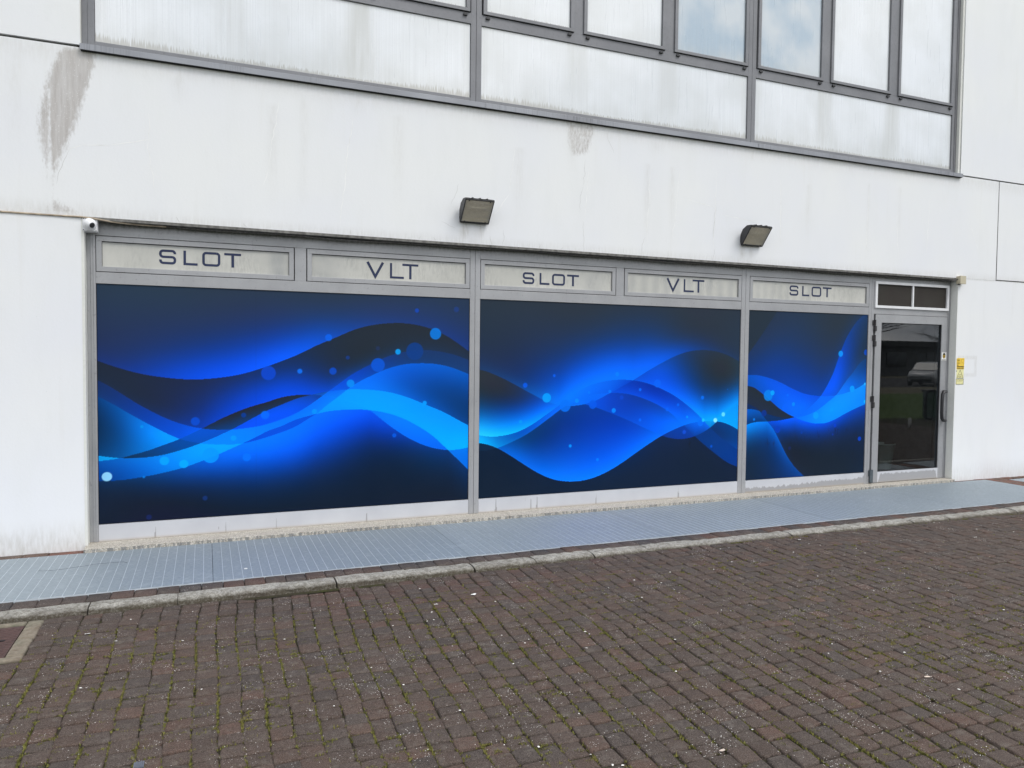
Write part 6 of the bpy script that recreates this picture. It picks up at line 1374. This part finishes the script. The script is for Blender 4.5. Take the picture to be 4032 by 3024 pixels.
mb = MB(); mb.add([(.92,-.74,.97),(.30,-.66,1.37),(.30,.66,1.37),(.92,.74,.97),(.96,-.74,.985),(.34,-.66,1.385),(.34,.66,1.385),(.96,.74,.985)], [(0,3,2,1),(4,5,6,7),(0,1,5,4),(1,2,6,5),(2,3,7,6),(3,0,4,7)]); car_part('windscreen', mb, M_CGL)
for s in (-1, 1):
    mb = MB(); mb.add([(.62,s*.825,1.0),(.22,s*.735,1.36),(-1.2,s*.715,1.36),(-1.55,s*.825,1.02),(.62,s*.84,1.0),(.22,s*.75,1.36),(-1.2,s*.73,1.36),(-1.55,s*.84,1.02)], [(0,3,2,1),(4,5,6,7),(0,1,5,4),(1,2,6,5),(2,3,7,6),(3,0,4,7)]); car_part('side_window', mb, M_CGL)
    mb = MB(); mb.lathe((1.80, s*.60, .68), (.85, s*.35, .3), [(.13,-.06),(.14,.02),(.11,.07),(.03,.09)], 16); car_part('headlight', mb, M_LAMP, smooth=True)
    for wx in (1.25, -1.25):
        mb = MB(); mb.lathe((wx, s*.70, .31), (0, s, 0), [(.20,0),(.31,.01),(.31,.17),(.20,.18)], 24); wh = car_part('wheel', mb, M_TYRE, smooth=True)
        mb = MB(); mb.lathe((wx, s*.70, .31), (0, s, 0), [(.20,.02),(.20,.165),(.05,.175)], 20); car_part('rim', mb, M_RIM, wh, smooth=True)
mb = MB(); mb.box(1.97, 2.06, -.55, .55, .28, .44); car_part('grille', mb, M_TYRE)

def bare_tree(x, y, h, seed, label):
    rg = random.Random(seed)
    t = thing('bare_tree', (x, y, -.25), label, 'tree', 'bare trees on the lawn across from the shopfront')
    tr = MB(); br = MB()
    def grow(p, d, ln, r, lev):
        n = 4; pts = [p]; rs = [r]; q = Vector(p); dd = Vector(d)
        for i in range(n):
            dd = (dd + Vector((rg.uniform(-1,1), rg.uniform(-1,1), rg.uniform(-.5,.8)))*.16).normalized()
            q = q + dd*ln/n; pts.append(tuple(q)); rs.append(r*(1-.45*(i+1)/n))
        (tr if lev == 0 else br).tube(pts, rs, 7 if lev < 2 else 4, cap=False)
        if lev < 6:
            for k in range(rg.randint(3, 4) if lev else 7):
                j = rg.randint(2, n) if lev else rg.randint(2, 4)
                a = rg.uniform(0, 6.28); tl = rg.uniform(.5, 1.0)
                ax = Vector((math.cos(a), math.sin(a), 0)); nd = (dd*(1-tl*.5)+ax*tl*.8).normalized()
                grow(pts[j], nd, ln*rg.uniform(.55, .75), rs[j]*.70, lev+1)
    grow((x, y, -.25), (0, 0, 1), h*.36, .12, 0)
    tr.build('trunk', M_BARK, t, smooth=True); br.build('branches', M_BARK, t)
M_BARK = plain('dark_bark', (.05,.045,.04), .9, .1)
bare_tree(24.7, -15.0, 9.0, 1, 'bare spreading tree nearest the shopfront, mirrored dark in the door glass')
bare_tree(29.6, -15.2, 9.0, 2, 'bare taller tree farther along the lawn, mirrored in the door glass')
bare_tree(35.6, -19.5, 8.0, 5, 'bare tree set farthest back, towards the parked white car')

t = thing('low_building', (50, -48, -.3), 'low dark grey building across the road, a band in the door reflection', 'building')
M_LB = plain('grey_render', (.10,.105,.11), .8, .2); mb = MB(); mb.box(10, 110, -54, -46, -.3, 2.6); mb.build('wall', M_LB, t)
mb = MB(); mb.box(9.5, 110.5, -54.5, -45.5, 2.6, 3.1); mb.build('roof', plain('dark_roof_edge', (.05,.052,.055)), t)
for i in range(18):
    mb = MB(); x = 13+i*5.4; mb.box(x, x+2.6, -45.99, -45.9, .6, 2.0); mb.build('window', M_CGL, t)
mb = MB(); mb.tube([(15.59,-5.53,-.22),(15.59,-5.53,.0)], .035, 12); mb.lathe((15.59,-5.53,.0), (0,0,1), [(.037,0),(.037,.012),(.02,.025)], 12)
o = mb.build('bollard', plain('pale_post', (.55,.55,.53)), smooth=True); tag(o, 'short pale post standing on the paving, mirrored in the door glass', 'bollard')
t = thing('litter_bin', (19.2, -7.9, -.25), 'dark green street litter bin at the lawn edge, mirrored in the door glass', 'litter bin')
M_DG = plain('dark_green_metal', (.02,.06,.035), .4, .5)
mb = MB(); mb.box(19.25, 19.75, -8.15, -7.7, -.25, .45); mb.build('body', M_DG, t, bevel=.03)
mb = MB(); mb.box(19.22, 19.78, -8.18, -7.67, .45, .52); mb.build('hood', M_BLACK, t, bevel=.02)
